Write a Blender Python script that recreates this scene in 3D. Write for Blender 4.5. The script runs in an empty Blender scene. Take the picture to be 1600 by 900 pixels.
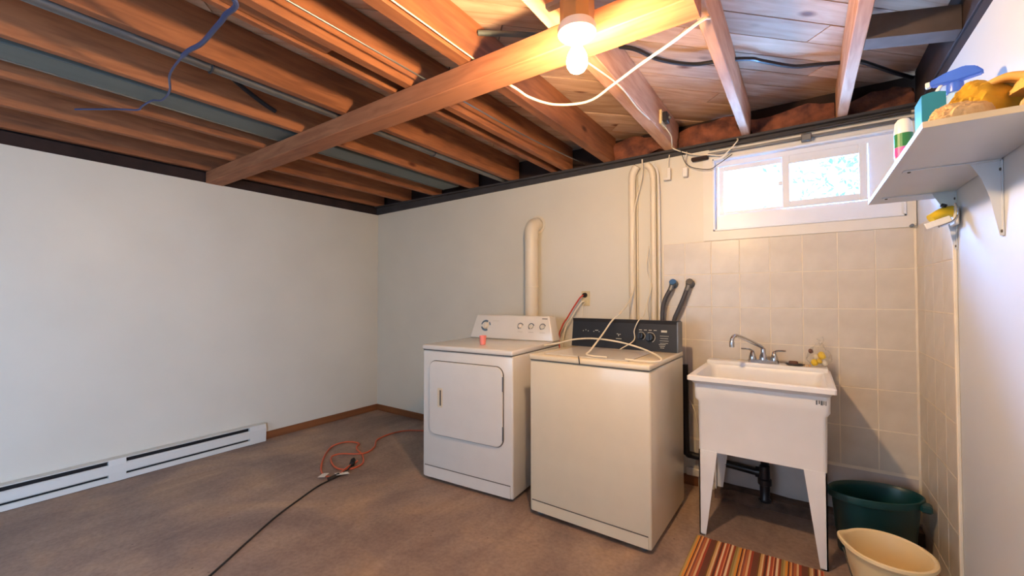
import bpy, bmesh, math, random
from mathutils import Vector, Matrix, noise
random.seed(7)
C = bpy.context.scene.collection
PI = math.pi
R = math.radians

# ------------------------------------------------------------------ camera
cam = bpy.data.cameras.new('camera'); cam_ob = bpy.data.objects.new('camera', cam); C.objects.link(cam_ob)
cam.sensor_width = 36.0; cam.lens = 656.35 / 1600 * 36.0; cam.clip_start = 0.02
yaw, pit, rol = R(34.757), R(1.164), R(-0.08)
F = Vector((-math.sin(yaw)*math.cos(pit), math.cos(yaw)*math.cos(pit), math.sin(pit)))
Rt = Vector((math.cos(yaw), math.sin(yaw), 0)); Up = Rt.cross(F)
R2 = Rt*math.cos(rol) + Up*math.sin(rol); U2 = -Rt*math.sin(rol) + Up*math.cos(rol)
cam_ob.matrix_world = Matrix(((R2.x, U2.x, -F.x, 0), (R2.y, U2.y, -F.y, 0), (R2.z, U2.z, -F.z, 1.252), (0, 0, 0, 1)))
S = bpy.context.scene
S.camera = cam_ob

# ------------------------------------------------------------------ world, daylight, exposure
w = bpy.data.worlds.new('sky'); S.world = w; w.use_nodes = True
wn = w.node_tree.nodes; wl = w.node_tree.links
bg = wn['Background']; bg.inputs['Color'].default_value = (0.50, 0.72, 1.0, 1); bg.inputs['Strength'].default_value = 7.0
S.view_settings.view_transform = 'Standard'; S.view_settings.look = 'None'
S.view_settings.gamma = 1.0; S.view_settings.use_curve_mapping = False
S.view_settings.exposure = 0.0

def area(name, loc, rot, sx, sy, power, color):
    l = bpy.data.lights.new(name, 'AREA'); l.shape = 'RECTANGLE'; l.size = sx; l.size_y = sy
    l.energy = power; l.color = color
    o = bpy.data.objects.new(name, l); C.objects.link(o); o.location = loc; o.rotation_euler = rot
    return o
# daylight entering by the small basement window in view (lamp sits outside the glass)
area('daylight_window', (-.014, 3.235, 1.909), (R(-90), 0, 0), .92, .46, 70, (0.22, 0.50, 1.0))
# open sky above the window well, shining down through the same panes
_sky = area('daylight_sky', (-.62, 4.25, 2.85), (0, 0, 0), 2.0, 1.5, 1500, (0.14, 0.42, 1.0))
_sky.rotation_euler = Vector((.52, -1.12, -.80)).to_track_quat('-Z', 'Y').to_euler()
# weak fill for the walls, through an unseen window added behind the photographer
area('fill_rear_window', (-1.55, -2.32, 1.45), (R(90), 0, 0), 1.7, 1.1, 8, (0.70, 0.84, 1.0))
# fill for the bluish left wall, through an unseen glazed door added behind the photographer
_door = area('fill_door', (.70, -1.25, 1.05), (0, R(68), 0), 1.2, .7, 85, (0.36, 0.60, 1.0)); _door.data.spread = R(120)

# ------------------------------------------------------------------ helpers
def nodes(name):
    m = bpy.data.materials.new(name); m.use_nodes = True
    return m, m.node_tree.nodes, m.node_tree.links, m.node_tree.nodes['Principled BSDF']

def rgb(h):
    h = h.lstrip('#'); c = [int(h[i:i+2], 16)/255 for i in (0, 2, 4)]
    return tuple([x/12.92 if x <= .04045 else ((x+.055)/1.055)**2.4 for x in c] + [1])

def mat(name, col, rough=.5, metal=0, var=.06, scale=8, bump=0, bscale=60, coat=0, emit=None, estr=0, trans=0, alpha=1, col2=None, stretch=None, sss=0):
    m, n, l, b = nodes(name)
    c = rgb(col) if isinstance(col, str) else col
    b.inputs['Roughness'].default_value = rough; b.inputs['Metallic'].default_value = metal
    tc = n.new('ShaderNodeTexCoord'); mp = n.new('ShaderNodeMapping'); l.new(tc.outputs['Object'], mp.inputs['Vector'])
    if stretch: mp.inputs['Scale'].default_value = stretch
    nz = n.new('ShaderNodeTexNoise'); nz.inputs['Scale'].default_value = scale; nz.inputs['Detail'].default_value = 5
    l.new(mp.outputs[0], nz.inputs['Vector'])
    rp = n.new('ShaderNodeValToRGB'); e = rp.color_ramp.elements
    c2 = rgb(col2) if col2 else tuple([max(0, x*(1-var*2.5)) for x in c[:3]] + [1])
    e[0].position = .32; e[1].position = .68; e[0].color = c2; e[1].color = c
    l.new(nz.outputs['Fac'], rp.inputs['Fac']); l.new(rp.outputs[0], b.inputs['Base Color'])
    if bump:
        n2 = n.new('ShaderNodeTexNoise'); n2.inputs['Scale'].default_value = bscale; n2.inputs['Detail'].default_value = 4
        l.new(mp.outputs[0], n2.inputs['Vector'])
        bp = n.new('ShaderNodeBump'); bp.inputs['Strength'].default_value = bump; bp.inputs['Distance'].default_value = .01
        l.new(n2.outputs['Fac'], bp.inputs['Height']); l.new(bp.outputs[0], b.inputs['Normal'])
    if coat: b.inputs['Coat Weight'].default_value = coat
    if trans: b.inputs['Transmission Weight'].default_value = trans
    if alpha < 1: b.inputs['Alpha'].default_value = alpha
    if sss: b.inputs['Subsurface Weight'].default_value = sss; b.inputs['Subsurface Scale'].default_value = .02
    if emit:
        b.inputs['Emission Color'].default_value = rgb(emit) if isinstance(emit, str) else emit
        b.inputs['Emission Strength'].default_value = estr
    return m

def wood(name, light, dark, axis='Y', rotz=0, rough=.75, knots=True, rnd=.25):
    """sawn softwood: long grain along one axis, knots, a tone per piece"""
    m, n, l, b = nodes(name); b.inputs['Roughness'].default_value = rough
    tc = n.new('ShaderNodeTexCoord'); oi = n.new('ShaderNodeObjectInfo')
    mp0 = n.new('ShaderNodeMapping'); mp0.inputs['Rotation'].default_value = (0, 0, rotz); l.new(tc.outputs['Object'], mp0.inputs['Vector'])
    add = n.new('ShaderNodeVectorMath'); add.operation = 'ADD'
    mul = n.new('ShaderNodeVectorMath'); mul.operation = 'SCALE'; mul.inputs[0].default_value = (13.1, 7.7, 3.3)
    l.new(oi.outputs['Random'], mul.inputs['Scale']); l.new(mp0.outputs[0], add.inputs[0]); l.new(mul.outputs[0], add.inputs[1])
    mp = n.new('ShaderNodeMapping'); s = {'X': (.12, 1, 1), 'Y': (1, .12, 1), 'Z': (1, 1, .12)}[axis]
    mp.inputs['Scale'].default_value = s; l.new(add.outputs[0], mp.inputs['Vector'])
    nz = n.new('ShaderNodeTexNoise'); nz.inputs['Scale'].default_value = 34; nz.inputs['Detail'].default_value = 6; nz.inputs['Distortion'].default_value = .6
    l.new(mp.outputs[0], nz.inputs['Vector'])
    nb = n.new('ShaderNodeTexNoise'); nb.inputs['Scale'].default_value = 5; nb.inputs['Detail'].default_value = 3; l.new(mp.outputs[0], nb.inputs['Vector'])
    mx = n.new('ShaderNodeMath'); mx.operation = 'ADD'; l.new(nz.outputs['Fac'], mx.inputs[0]); l.new(nb.outputs['Fac'], mx.inputs[1])
    rp = n.new('ShaderNodeValToRGB'); e = rp.color_ramp.elements; e[0].position = .38; e[1].position = .6
    mh = n.new('ShaderNodeMath'); mh.operation = 'MULTIPLY'; mh.inputs[1].default_value = .5; l.new(mx.outputs[0], mh.inputs[0]); l.new(mh.outputs[0], rp.inputs['Fac'])
    e[0].color = rgb(dark); e[1].color = rgb(light)
    hv = n.new('ShaderNodeHueSaturation'); mr = n.new('ShaderNodeMapRange'); mr.inputs['To Min'].default_value = 1-rnd; mr.inputs['To Max'].default_value = 1+rnd*.35
    l.new(oi.outputs['Random'], mr.inputs['Value']); l.new(mr.outputs[0], hv.inputs['Value'])
    out = rp.outputs[0]
    if knots:
        mk = n.new('ShaderNodeMapping'); ks = {'X': (.45, 1, 1), 'Y': (1, .45, 1), 'Z': (1, 1, .45)}[axis]; mk.inputs['Scale'].default_value = ks
        l.new(add.outputs[0], mk.inputs['Vector'])
        vo = n.new('ShaderNodeTexVoronoi'); vo.inputs['Scale'].default_value = 4.2; l.new(mk.outputs[0], vo.inputs['Vector'])
        kr = n.new('ShaderNodeValToRGB'); k = kr.color_ramp.elements; k[0].position = .035; k[1].position = .10
        k[0].color = (.30, .15, .08, 1); k[1].color = (1, 1, 1, 1); l.new(vo.outputs['Distance'], kr.inputs['Fac'])
        mm = n.new('ShaderNodeMix'); mm.data_type = 'RGBA'; mm.blend_type = 'MULTIPLY'; mm.inputs['Factor'].default_value = 1
        l.new(out, mm.inputs['A']); l.new(kr.outputs[0], mm.inputs['B']); out = mm.outputs['Result']
    l.new(out, hv.inputs['Color']); l.new(hv.outputs[0], b.inputs['Base Color'])
    bp = n.new('ShaderNodeBump'); bp.inputs['Strength'].default_value = .25; bp.inputs['Distance'].default_value = .004
    l.new(nz.outputs['Fac'], bp.inputs['Height']); l.new(bp.outputs[0], b.inputs['Normal'])
    return m

def box(bm, x0, x1, y0, y1, z0, z1, bev=0, seg=1):
    r = bmesh.ops.create_cube(bm, size=1)
    vs = r['verts']
    for v in vs:
        v.co = Vector((x0 if v.co.x < 0 else x1, y0 if v.co.y < 0 else y1, z0 if v.co.z < 0 else z1))
    if bev:
        es = list({e for v in vs for e in v.link_edges})
        bmesh.ops.bevel(bm, geom=es, offset=bev, segments=seg, profile=.5, affect='EDGES')
    return vs

def nb(): return bmesh.new()

def boxbm(*a, **k):
    bm = nb(); box(bm, *a, **k); return bm

def prism(bm, pts, axis, a0, a1):
    """extrude a 2D outline along an axis; pts are the other two coordinates in x,y,z order"""
    def P(p, a):
        if axis == 'X': return (a, p[0], p[1])
        if axis == 'Y': return (p[0], a, p[1])
        return (p[0], p[1], a)
    lo = [bm.verts.new(P(p, a0)) for p in pts]; hi = [bm.verts.new(P(p, a1)) for p in pts]
    n = len(pts)
    fs = [bm.faces.new(lo), bm.faces.new(hi[::-1])]
    for i in range(n): fs.append(bm.faces.new((lo[i], hi[i], hi[(i+1) % n], lo[(i+1) % n])))
    bmesh.ops.recalc_face_normals(bm, faces=fs)
    return lo, hi

def lathe(bm, prof, cx=0, cy=0, n=28, sx=1, sy=1, rot=0, axis='Z', cap0=False, cap1=False):
    rings = []
    for r, z in prof:
        ring = []
        for i in range(n):
            t = 2*PI*i/n; x = r*math.cos(t)*sx; y = r*math.sin(t)*sy
            xx = x*math.cos(rot)-y*math.sin(rot); yy = x*math.sin(rot)+y*math.cos(rot)
            p = (cx+xx, cy+yy, z)
            ring.append(bm.verts.new(p))
        rings.append(ring)
    for a, b in zip(rings, rings[1:]):
        for i in range(n): bm.faces.new((a[i], a[(i+1) % n], b[(i+1) % n], b[i]))
    if cap0: bm.faces.new(rings[0][::-1])
    if cap1: bm.faces.new(rings[-1])
    bmesh.ops.recalc_face_normals(bm, faces=bm.faces[:])
    return rings

def xf(bm, M):
    bmesh.ops.transform(bm, matrix=M, verts=bm.verts[:]); return bm

def spline(pts, sub=8):
    P = [Vector(p) for p in pts]
    if len(P) < 3 or sub < 2: return P
    out = []
    Q = [P[0]*2-P[1]] + P + [P[-1]*2-P[-2]]
    for i in range(1, len(Q)-2):
        for k in range(sub):
            t = k/sub; a, b, c, d = Q[i-1], Q[i], Q[i+1], Q[i+2]
            out.append(.5*((2*b)+(c-a)*t+(2*a-5*b+4*c-d)*t*t+(3*b-a-3*c+d)*t**3))
    out.append(P[-1]); return out

def tube(bm, pts, r, n=10, sub=8, flat=1.0):
    P = spline(pts, sub); rings = []; up = None
    rad = r if callable(r) else (lambda t: r)
    for i, p in enumerate(P):
        d = (P[min(i+1, len(P)-1)]-P[max(i-1, 0)])
        if d.length < 1e-9: d = Vector((0, 0, 1))
        d.normalize()
        if up is None:
            up = Vector((0, 0, 1)) if abs(d.z) < .9 else Vector((1, 0, 0))
        u = d.cross(up)
        if u.length < 1e-6: u = d.cross(Vector((0, 1, 0)))
        u.normalize(); v = u.cross(d).normalized(); up = v
        rr = rad(i/(len(P)-1))
        rings.append([bm.verts.new(p+u*math.cos(2*PI*k/n)*rr+v*math.sin(2*PI*k/n)*rr*flat) for k in range(n)])
    for a, b in zip(rings, rings[1:]):
        for i in range(n): bm.faces.new((a[i], a[(i+1) % n], b[(i+1) % n], b[i]))
    bm.faces.new(rings[0][::-1]); bm.faces.new(rings[-1])
    bmesh.ops.recalc_face_normals(bm, faces=bm.faces[:])
    return bm

def tubebm(*a, **k):
    bm = nb(); tube(bm, *a, **k); return bm

def rrect(x0, x1, z0, z1, r, n=5):
    out = []
    for cx, cz, a0 in ((x1-r, z1-r, 0), (x0+r, z1-r, 90), (x0+r, z0+r, 180), (x1-r, z0+r, 270)):
        for k in range(n+1):
            t = R(a0+90*k/n); out.append((cx+r*math.cos(t), cz+r*math.sin(t)))
    return out

def obj(name, bm, m, parent=None, smooth=False, label=None):
    """link a bmesh (in the coordinates of the parent's root) as one mesh object"""
    me = bpy.data.meshes.new(name); bm.to_mesh(me); bm.free()
    if m: me.materials.append(m)
    if smooth:
        for p in me.polygons: p.use_smooth = True
        try: me.set_sharp_from_angle(angle=R(38))
        except Exception: pass
    o = bpy.data.objects.new(name, me); C.objects.link(o)
    if parent: o.parent = parent
    if label: o['label'] = label
    return o

def world_obj(name, bm, m, root, parent=None, smooth=False, label=None):
    """same, but the bmesh is given in world coordinates and root is an unrotated Empty"""
    xf(bm, Matrix.Translation(-Vector(root.location)))
    return obj(name, bm, m, parent or root, smooth, label)

def thing(name, label, cat, loc=(0, 0, 0), rotz=0, group=None):
    o = bpy.data.objects.new(name, None); C.objects.link(o); o.empty_display_size = .1
    o.location = loc; o.rotation_euler = (0, 0, rotz); o['label'] = label; o['category'] = cat
    if group: o['group'] = group
    return o

def tag(o, label, cat, group=None):
    o['label'] = label; o['category'] = cat
    if group: o['group'] = group
    return o

def struct(name, bm, m, smooth=False):
    o = obj(name, bm, m, None, smooth); o['kind'] = 'structure'; return o

# ------------------------------------------------------------------ materials
def concrete():
    m, n, l, b = nodes('concrete_floor')
    tc = n.new('ShaderNodeTexCoord')
    a = n.new('ShaderNodeTexNoise'); a.inputs['Scale'].default_value = 1.1; a.inputs['Detail'].default_value = 7; a.inputs['Roughness'].default_value = .62; a.inputs['Distortion'].default_value = 1.2
    l.new(tc.outputs['Object'], a.inputs['Vector'])
    r1 = n.new('ShaderNodeValToRGB'); e = r1.color_ramp.elements; e[0].position = .33; e[1].position = .66
    e[0].color = rgb('#86736a'); e[1].color = rgb('#b89b80'); x = e.new(.5); x.color = rgb('#a0897a')
    l.new(a.outputs['Fac'], r1.inputs['Fac'])
    s = n.new('ShaderNodeTexNoise'); s.inputs['Scale'].default_value = 48; s.inputs['Detail'].default_value = 5; l.new(tc.outputs['Object'], s.inputs['Vector'])
    r2 = n.new('ShaderNodeValToRGB'); e = r2.color_ramp.elements; e[0].position = .3; e[1].position = .62; e[0].color = (.78, .76, .75, 1); e[1].color = (1, 1, 1, 1)
    l.new(s.outputs['Fac'], r2.inputs['Fac'])
    v = n.new('ShaderNodeTexVoronoi'); v.inputs['Scale'].default_value = 9; v.inputs['Randomness'].default_value = 1; l.new(tc.outputs['Object'], v.inputs['Vector'])
    r3 = n.new('ShaderNodeValToRGB'); e = r3.color_ramp.elements; e[0].position = .03; e[1].position = .06; e[0].color = (.5, .45, .42, 1); e[1].color = (1, 1, 1, 1)
    l.new(v.outputs['Distance'], r3.inputs['Fac'])
    # long trowel sweeps
    mpw = n.new('ShaderNodeMapping'); mpw.inputs['Rotation'].default_value = (0, 0, .7); mpw.inputs['Scale'].default_value = (1, .28, 1); l.new(tc.outputs['Object'], mpw.inputs['Vector'])
    t = n.new('ShaderNodeTexNoise'); t.inputs['Scale'].default_value = 4; t.inputs['Detail'].default_value = 6; t.inputs['Distortion'].default_value = 2.2; l.new(mpw.outputs[0], t.inputs['Vector'])
    r4 = n.new('ShaderNodeValToRGB'); e = r4.color_ramp.elements; e[0].position = .35; e[1].position = .62; e[0].color = (.80, .78, .80, 1); e[1].color = (1, 1, 1, 1)
    l.new(t.outputs['Fac'], r4.inputs['Fac'])
    cur = r1.outputs[0]
    for rr in (r2, r3, r4):
        mm = n.new('ShaderNodeMix'); mm.data_type = 'RGBA'; mm.blend_type = 'MULTIPLY'; mm.inputs['Factor'].default_value = .9
        l.new(cur, mm.inputs['A']); l.new(rr.outputs[0], mm.inputs['B']); cur = mm.outputs['Result']
    l.new(cur, b.inputs['Base Color']); b.inputs['Roughness'].default_value = .62
    bp = n.new('ShaderNodeBump'); bp.inputs['Strength'].default_value = .3; bp.inputs['Distance'].default_value = .006
    ad = n.new('ShaderNodeMath'); ad.operation = 'ADD'; l.new(s.outputs['Fac'], ad.inputs[0]); l.new(t.outputs['Fac'], ad.inputs[1])
    l.new(ad.outputs[0], bp.inputs['Height']); l.new(bp.outputs[0], b.inputs['Normal'])
    return m

M = dict(
    floor=concrete(),
    wall=mat('painted_wall', '#d9d4c5', .42, var=.02, scale=2.5, bump=.05, bscale=35),
    wall_r=mat('painted_side_wall', '#cfd3d8', .45, var=.02, scale=2.5, bump=.05, bscale=30),
    tile=mat('wall_tile', '#d3cabb', .3, var=.03, scale=9, bump=.12, bscale=22, col2='#c8beae'),
    grout=mat('grout', '#efe4d0', .8),
    base=mat('stained_baseboard', '#8a5632', .45, var=.12, scale=5, stretch=(.2, .2, 3), col2='#6f4225'),
    joist=wood('shaded_joist_wood', '#a56840', '#7c4a2c', 'Y', rnd=.22),  # darker copy: shadow on the left joists is put into the colour
    joist_lit=wood('lit_joist_wood', '#cf9f7c', '#ad7652', 'Y', rnd=.12),  # lighter copy: window light on the right joists is put into the colour
    joist_d=wood('crossbeam_wood', '#b4754e', '#8c5536', 'X', rnd=.1),
    plank=wood('deck_plank_wood', '#d6b598', '#b58c6c', 'X', rotz=R(-45), rnd=.28),
    dark=mat('dark_sill', '#3d3a3c', .7, var=.15, scale=6),
    darkwood=mat('old_dark_wood', '#33201a', .85, var=.2, scale=9),
    block=mat('shaded_block', '#6d5d54', .85, var=.15, scale=7),  # dark tone stands in for shade cast by the joists around it
    insul=mat('insulation', '#8f553a', .95, var=.2, scale=12, bump=1, bscale=40, col2='#432622'),
    paint_trim=mat('white_trim', '#ded9ce', .4, var=.02),
    vinyl=mat('white_vinyl', '#dfe3ea', .35, var=.02),
    heater=mat('heater_enamel', '#d9d8d0', .4, var=.02),
    black=mat('black_void', '#151213', .8),
    white=mat('white_enamel', '#dedad2', .22, var=.015, coat=.3),
    cream=mat('cream_enamel', '#ded0b4', .25, var=.015, coat=.3),
    seam=mat('seam_shadow_gap', '#5c554d', .8),
    navy=mat('black_console', '#0e0d12', .5, var=.1),
    print=mat('grey_print', '#5f6468', .5),
    lprint=mat('light_print', '#b9b6a8', .5),
    blueprint=mat('blue_grey_print', '#5c7182', .4),
    knob=mat('knob_white', '#e4ded2', .3),
    knob_k=mat('knob_black', '#1a181c', .3),
    chrome=mat('chrome', '#c9cbd0', .12, metal=1, var=.02),
    steel=mat('dull_steel', '#7d7f80', .45, metal=.7, var=.1),
    plastic=mat('white_plastic', '#e4e0d8', .35, var=.01),
    tub=mat('tub_plastic', '#eae9e6', .3, var=.015),
    pvc=mat('cream_pipe', '#ded3bd', .35, var=.02),
    abs=mat('black_pipe', '#1b1a22', .35, var=.1),
    hose=mat('grey_rubber_hose', '#45454b', .45, var=.1),
    bluep=mat('blue_valve', '#3d6c9c', .4),
    green=mat('green_plastic', '#0d4044', .35, var=.08),
    yellowp=mat('cream_bucket_plastic', '#e4cd9c', .35, var=.02),
    orange=mat('orange_cord', '#d0603a', .5, var=.1),
    cordk=mat('black_cord', '#26221f', .5),
    cordw=mat('white_cable', '#e6dcc4', .45),
    cordb=mat('blue_grey_cable', '#3c4870', .45),
    cordkk=mat('black_cable', '#20242c', .35),
    redc=mat('red_cord', '#c5402c', .5),
    paper=mat('white_paper', '#e8e4de', .8),
    pinkp=mat('pink_plastic', '#f08a80', .3, var=.02),
    almond=mat('almond_plate', '#d7c699', .4),
    duct=mat('painted_duct', '#6b7470', .5, metal=.2, var=.12, scale=5, stretch=(1, .2, 1)),
    metalbox=mat('steel_box', '#a8885c', .5, metal=.5),
    porcelain=mat('porcelain', '#efe9dc', .25),
    shelf=mat('shelf_melamine', '#ccd0d6', .4, var=.015),
    shelfe=mat('shelf_edge', '#d9c8a8', .5),
    teal=mat('teal_card', '#1f7f9d', .5, var=.05),
    sprayb=mat('spray_blue', '#3f6cda', .3),
    spraybody=mat('spray_bottle_body', '#bfe0ee', .2, var=.02, trans=.35, alpha=.85),
    gold=mat('gold_cloth', '#d6a326', .8, var=.12, scale=10, bump=.5, bscale=60),
    tan=mat('tan_cloth', '#d9b888', .85, var=.1, scale=14, bump=.6, bscale=50, col2='#b99162'),
    rub=mat('yellow_rubber', '#dfae5c', .6, var=.1, scale=12),
    leafg=mat('green_print', '#2c7a45', .4),
    magenta=mat('magenta_print', '#c24e9c', .4),
    redp=mat('red_print', '#c8403a', .4),
    yprint=mat('yellow_print', '#d9b32c', .4),
    sponge=mat('brown_soap', '#6f4a3a', .7, var=.2),
    bag=mat('clear_bag', '#eef0f0', .15, trans=.9, alpha=.22),
    yellow=mat('yellow_plastic', '#e8c22a', .5, var=.05),
    snow=mat('outside_ground', '#e9edf2', .8),
    leaf=mat('outside_leaves', '#8fb0b8', .6, var=.2),
    bark=mat('outside_bark', '#7a7a78', .8),
    concrete_edge=mat('rough_footing', '#6f5547', .9, var=.25, scale=12, bump=.9, bscale=30),
    lav=mat('lower_wall_paint', '#c3bab4', .55, var=.05, scale=6),
)
m, n_, l_, b_ = nodes('window_glass')
for nn in list(n_):
    if nn.type != 'OUTPUT_MATERIAL': n_.remove(nn)
gl = n_.new('ShaderNodeBsdfGlossy'); gl.inputs['Roughness'].default_value = .02; tr = n_.new('ShaderNodeBsdfTransparent')
mx = n_.new('ShaderNodeMixShader'); lw = n_.new('ShaderNodeFresnel'); lw.inputs['IOR'].default_value = 1.45
l_.new(lw.outputs[0], mx.inputs[0]); l_.new(tr.outputs[0], mx.inputs[1]); l_.new(gl.outputs[0], mx.inputs[2])
l_.new(mx.outputs[0], [q for q in n_ if q.type == 'OUTPUT_MATERIAL'][0].inputs[0])
M['glass'] = m
M['bulb'] = mat('lit_bulb', '#fff0d8', .3, emit=(1.0, .66, .355, 1), estr=1550)

# ------------------------------------------------------------------ room shell
XL, XR, D, H = -3.906, .492, 3.0, 2.164
YB = -2.2
def top(x): return 2.166 + .0150*(x-XL)          # the panelling on the window wall is cut a little out of level

bm = nb(); box(bm, XL-.2, XR+.2, YB-.2, D+.25, -.12, 0); struct('floor', bm, M['floor'])
bm = nb(); box(bm, XL-.12, XL, YB-.12, D+.12, 0, H); wl_ = struct('wall_left', bm, M['wall'])
bm = nb(); box(bm, XR, XR+.12, -.80, D+.12, 0, H); box(bm, XR, XR+.12, YB-.12, -1.70, 0, H); box(bm, XR, XR+.12, -1.70, -.80, 1.98, H); wr_ = struct('wall_right', bm, M['wall_r'])
# window wall with its opening
WX0, WX1, WZ0, WZ1 = -.478, .450, 1.674, 2.144
bm = nb()
prism(bm, [(XL, 0), (WX0, 0), (WX0, top(WX0)), (XL, top(XL))], 'Y', D, D+.22)
prism(bm, [(WX0, 0), (WX1, 0), (WX1, WZ0), (WX0, WZ0)], 'Y', D, D+.22)
prism(bm, [(WX0, WZ1), (WX1, WZ1), (WX1, top(WX1)), (WX0, top(WX0))], 'Y', D, D+.22)
prism(bm, [(WX1, 0), (XR, 0), (XR, top(XR)), (WX1, top(WX1))], 'Y', D, D+.22)
wb_ = struct('wall_back', bm, M['wall'])
# rear wall (behind the photographer) with a window opening added for fill light
bm = nb()
box(bm, XL, -2.5, YB-.15, YB, 0, H); box(bm, -.6, XR, YB-.15, YB, 0, H)
box(bm, -2.5, -.6, YB-.15, YB, 0, .85); box(bm, -2.5, -.6, YB-.15, YB, 2.05, H)
struct('wall_front', bm, M['wall'])
bm = nb()
for a in ((-2.5, -2.44, .85, 2.05), (-.66, -.6, .85, 2.05), (-2.44, -.66, .85, .91), (-2.44, -.66, 1.99, 2.05), (-1.58, -1.52, .91, 1.99)):
    box(bm, a[0], a[1], YB-.1, YB-.04, a[2], a[3])
w2 = struct('added_window', bm, M['vinyl'])
obj('pane', boxbm(-2.44, -.66, YB-.075, YB-.07, .91, 1.99), M['glass'], w2)

bm = nb()
for a in ((-1.70, -1.60, 0, 1.98), (-.90, -.80, 0, 1.98), (-1.60, -.90, 0, .25), (-1.60, -.90, 1.86, 1.98)):
    box(bm, XR+.03, XR+.075, a[0]+.004, a[1]-.004, a[2]+.004, a[3]-.004)
d1 = struct('added_door', bm, M['vinyl'])  # unseen door, added as an opening for the fill lamp
obj('pane', boxbm(XR+.05, XR+.055, -1.60, -.90, .25, 1.86), M['glass'], d1)

# wall tiles: parts of the walls they are laid on
TW, TH, TZ = .1632, .2162, 1.613
bm = nb(); box(bm, -.797, XR-.001, D-.004, D, .30, TZ); obj('grout', bm, M['grout'], wb_)
bm = nb(); box(bm, XR-.004, XR, 2.335, D-.004, .002, TZ); obj('grout', bm, M['grout'], wr_)
bm = nb(); box(bm, -.60, XR-.001, D-.006, D, .05, .30); obj('painted_lower_band', bm, M['lav'], wb_)
g = .0027
tile_mesh = None
def tile(x0, x1, y0, y1, z0, z1, par):
    global tile_mesh
    full = abs((x1-x0)-(TW-2*g)) < 1e-4 and par is wb_ and abs((z1-z0)-(TH-2*g)) < 1e-4
    if full and tile_mesh:
        o = bpy.data.objects.new('tile', tile_mesh); C.objects.link(o); o.parent = par
    else:
        bm = boxbm(-(x1-x0)/2, (x1-x0)/2, -(y1-y0)/2, (y1-y0)/2, -(z1-z0)/2, (z1-z0)/2, bev=.0007)
        o = obj('tile', bm, M['tile'], par)
        if full: tile_mesh = o.data
    o.location = ((x0+x1)/2, (y0+y1)/2, (z0+z1)/2)
for r in range(6):
    z1 = TZ-r*TH; z0 = z1-TH
    for c in range(8):
        x1 = XR-.006-c*TW; x0 = max(x1-TW, -.797)
        if x1-x0 > .02: tile(x0+g, x1-g, D-.0062, D-.0042, z0+g, z1-g, wb_)
for r in range(8):
    z1 = TZ-r*TH; z0 = max(z1-TH, 0)
    for c in range(5):
        y1 = D-.008-c*TW; y0 = max(y1-TW, 2.335)
        if y1-y0 > .02 and z1-z0 > .02: tile(XR-.0062, XR-.0042, y0+g, y1-g, z0+g, z1-g, wr_)
struct('trim_1', boxbm(XR-.012, XR, 2.318, 2.335, 0, TZ+.01, bev=.003), M['grout'])
struct('trim_2', boxbm(XR-.016, XR-.004, D-.016, D-.004, .08, 1.63, bev=.003), M['grout'])

# baseboards
struct('baseboard_left', boxbm(XL, XL+.012, 1.80, D, 0, .066, bev=.003), M['base'])
struct('baseboard_back', boxbm(XL+.012, -.585, D-.012, D, 0, .066, bev=.003), M['base'])
# rough footing ledge under the sink
bm = nb(); box(bm, -.47, XR-.01, 2.90, 2.995, 0, .062)
bmesh.ops.subdivide_edges(bm, edges=bm.edges[:], cuts=9, use_grid_fill=True)
for v in bm.verts:
    k = noise.noise(v.co*14)
    if v.co.z > .01: v.co.z += k*.012
    if v.co.y < 2.95: v.co.y += k*.02 - (.012 if v.co.x < -.27 else 0)
struct('trim_3', bm, M['concrete_edge'])

# ------------------------------------------------------------------ ceiling: diagonal deck, joists, sill
ceil_ = struct('ceiling', boxbm(XL-.3, XR+.4, YB-.2, D+.3, 2.475, 2.50), M['darkwood'])
def clip(poly, nx, ny, d, keep):
    out = []
    for i in range(len(poly)):
        a, b = poly[i], poly[(i+1) % len(poly)]
        fa = (a[0]*nx+a[1]*ny-d)*keep; fb = (b[0]*nx+b[1]*ny-d)*keep
        if fa >= 0: out.append(a)
        if fa*fb < 0:
            t = fa/(fa-fb); out.append((a[0]+(b[0]-a[0])*t, a[1]+(b[1]-a[1])*t))
    return out
s2 = math.sqrt(.5)
X0, X1, Y0, Y1 = XL-.2, XR+.3, -.3, D+.15
k = -1.554
w_ = .1285
i0 = int((-5.2-k)/w_)-1
rp = random.Random(3)
for i in range(i0, 40):
    d0 = k+i*w_; d1 = d0+w_
    poly = [(X0, Y0), (X1, Y0), (X1, Y1), (X0, Y1)]
    poly = clip(poly, s2, -s2, d0+.0028, 1)
    if len(poly) < 3: continue
    poly = clip(poly, s2, -s2, d1-.0028, -1)
    if len(poly) < 3: continue
    ts = [(p[0]+p[1])*s2 for p in poly]; a, b = min(ts), max(ts)
    cuts = [a]; c = a+rp.uniform(.5, 2.2)
    while c < b-.3: cuts.append(c); c += rp.uniform(1.2, 2.4)
    cuts.append(b)
    for c0, c1 in zip(cuts, cuts[1:]):
        q = clip(clip(poly, s2, s2, c0+.0025, 1), s2, s2, c1-.0025, -1)
        if len(q) < 3: continue
        bm = nb(); dz = rp.uniform(0, .003)
        prism(bm, q, 'Z', 2.449+dz, 2.473)
        obj('plank', bm, M['plank'], ceil_)
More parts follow.
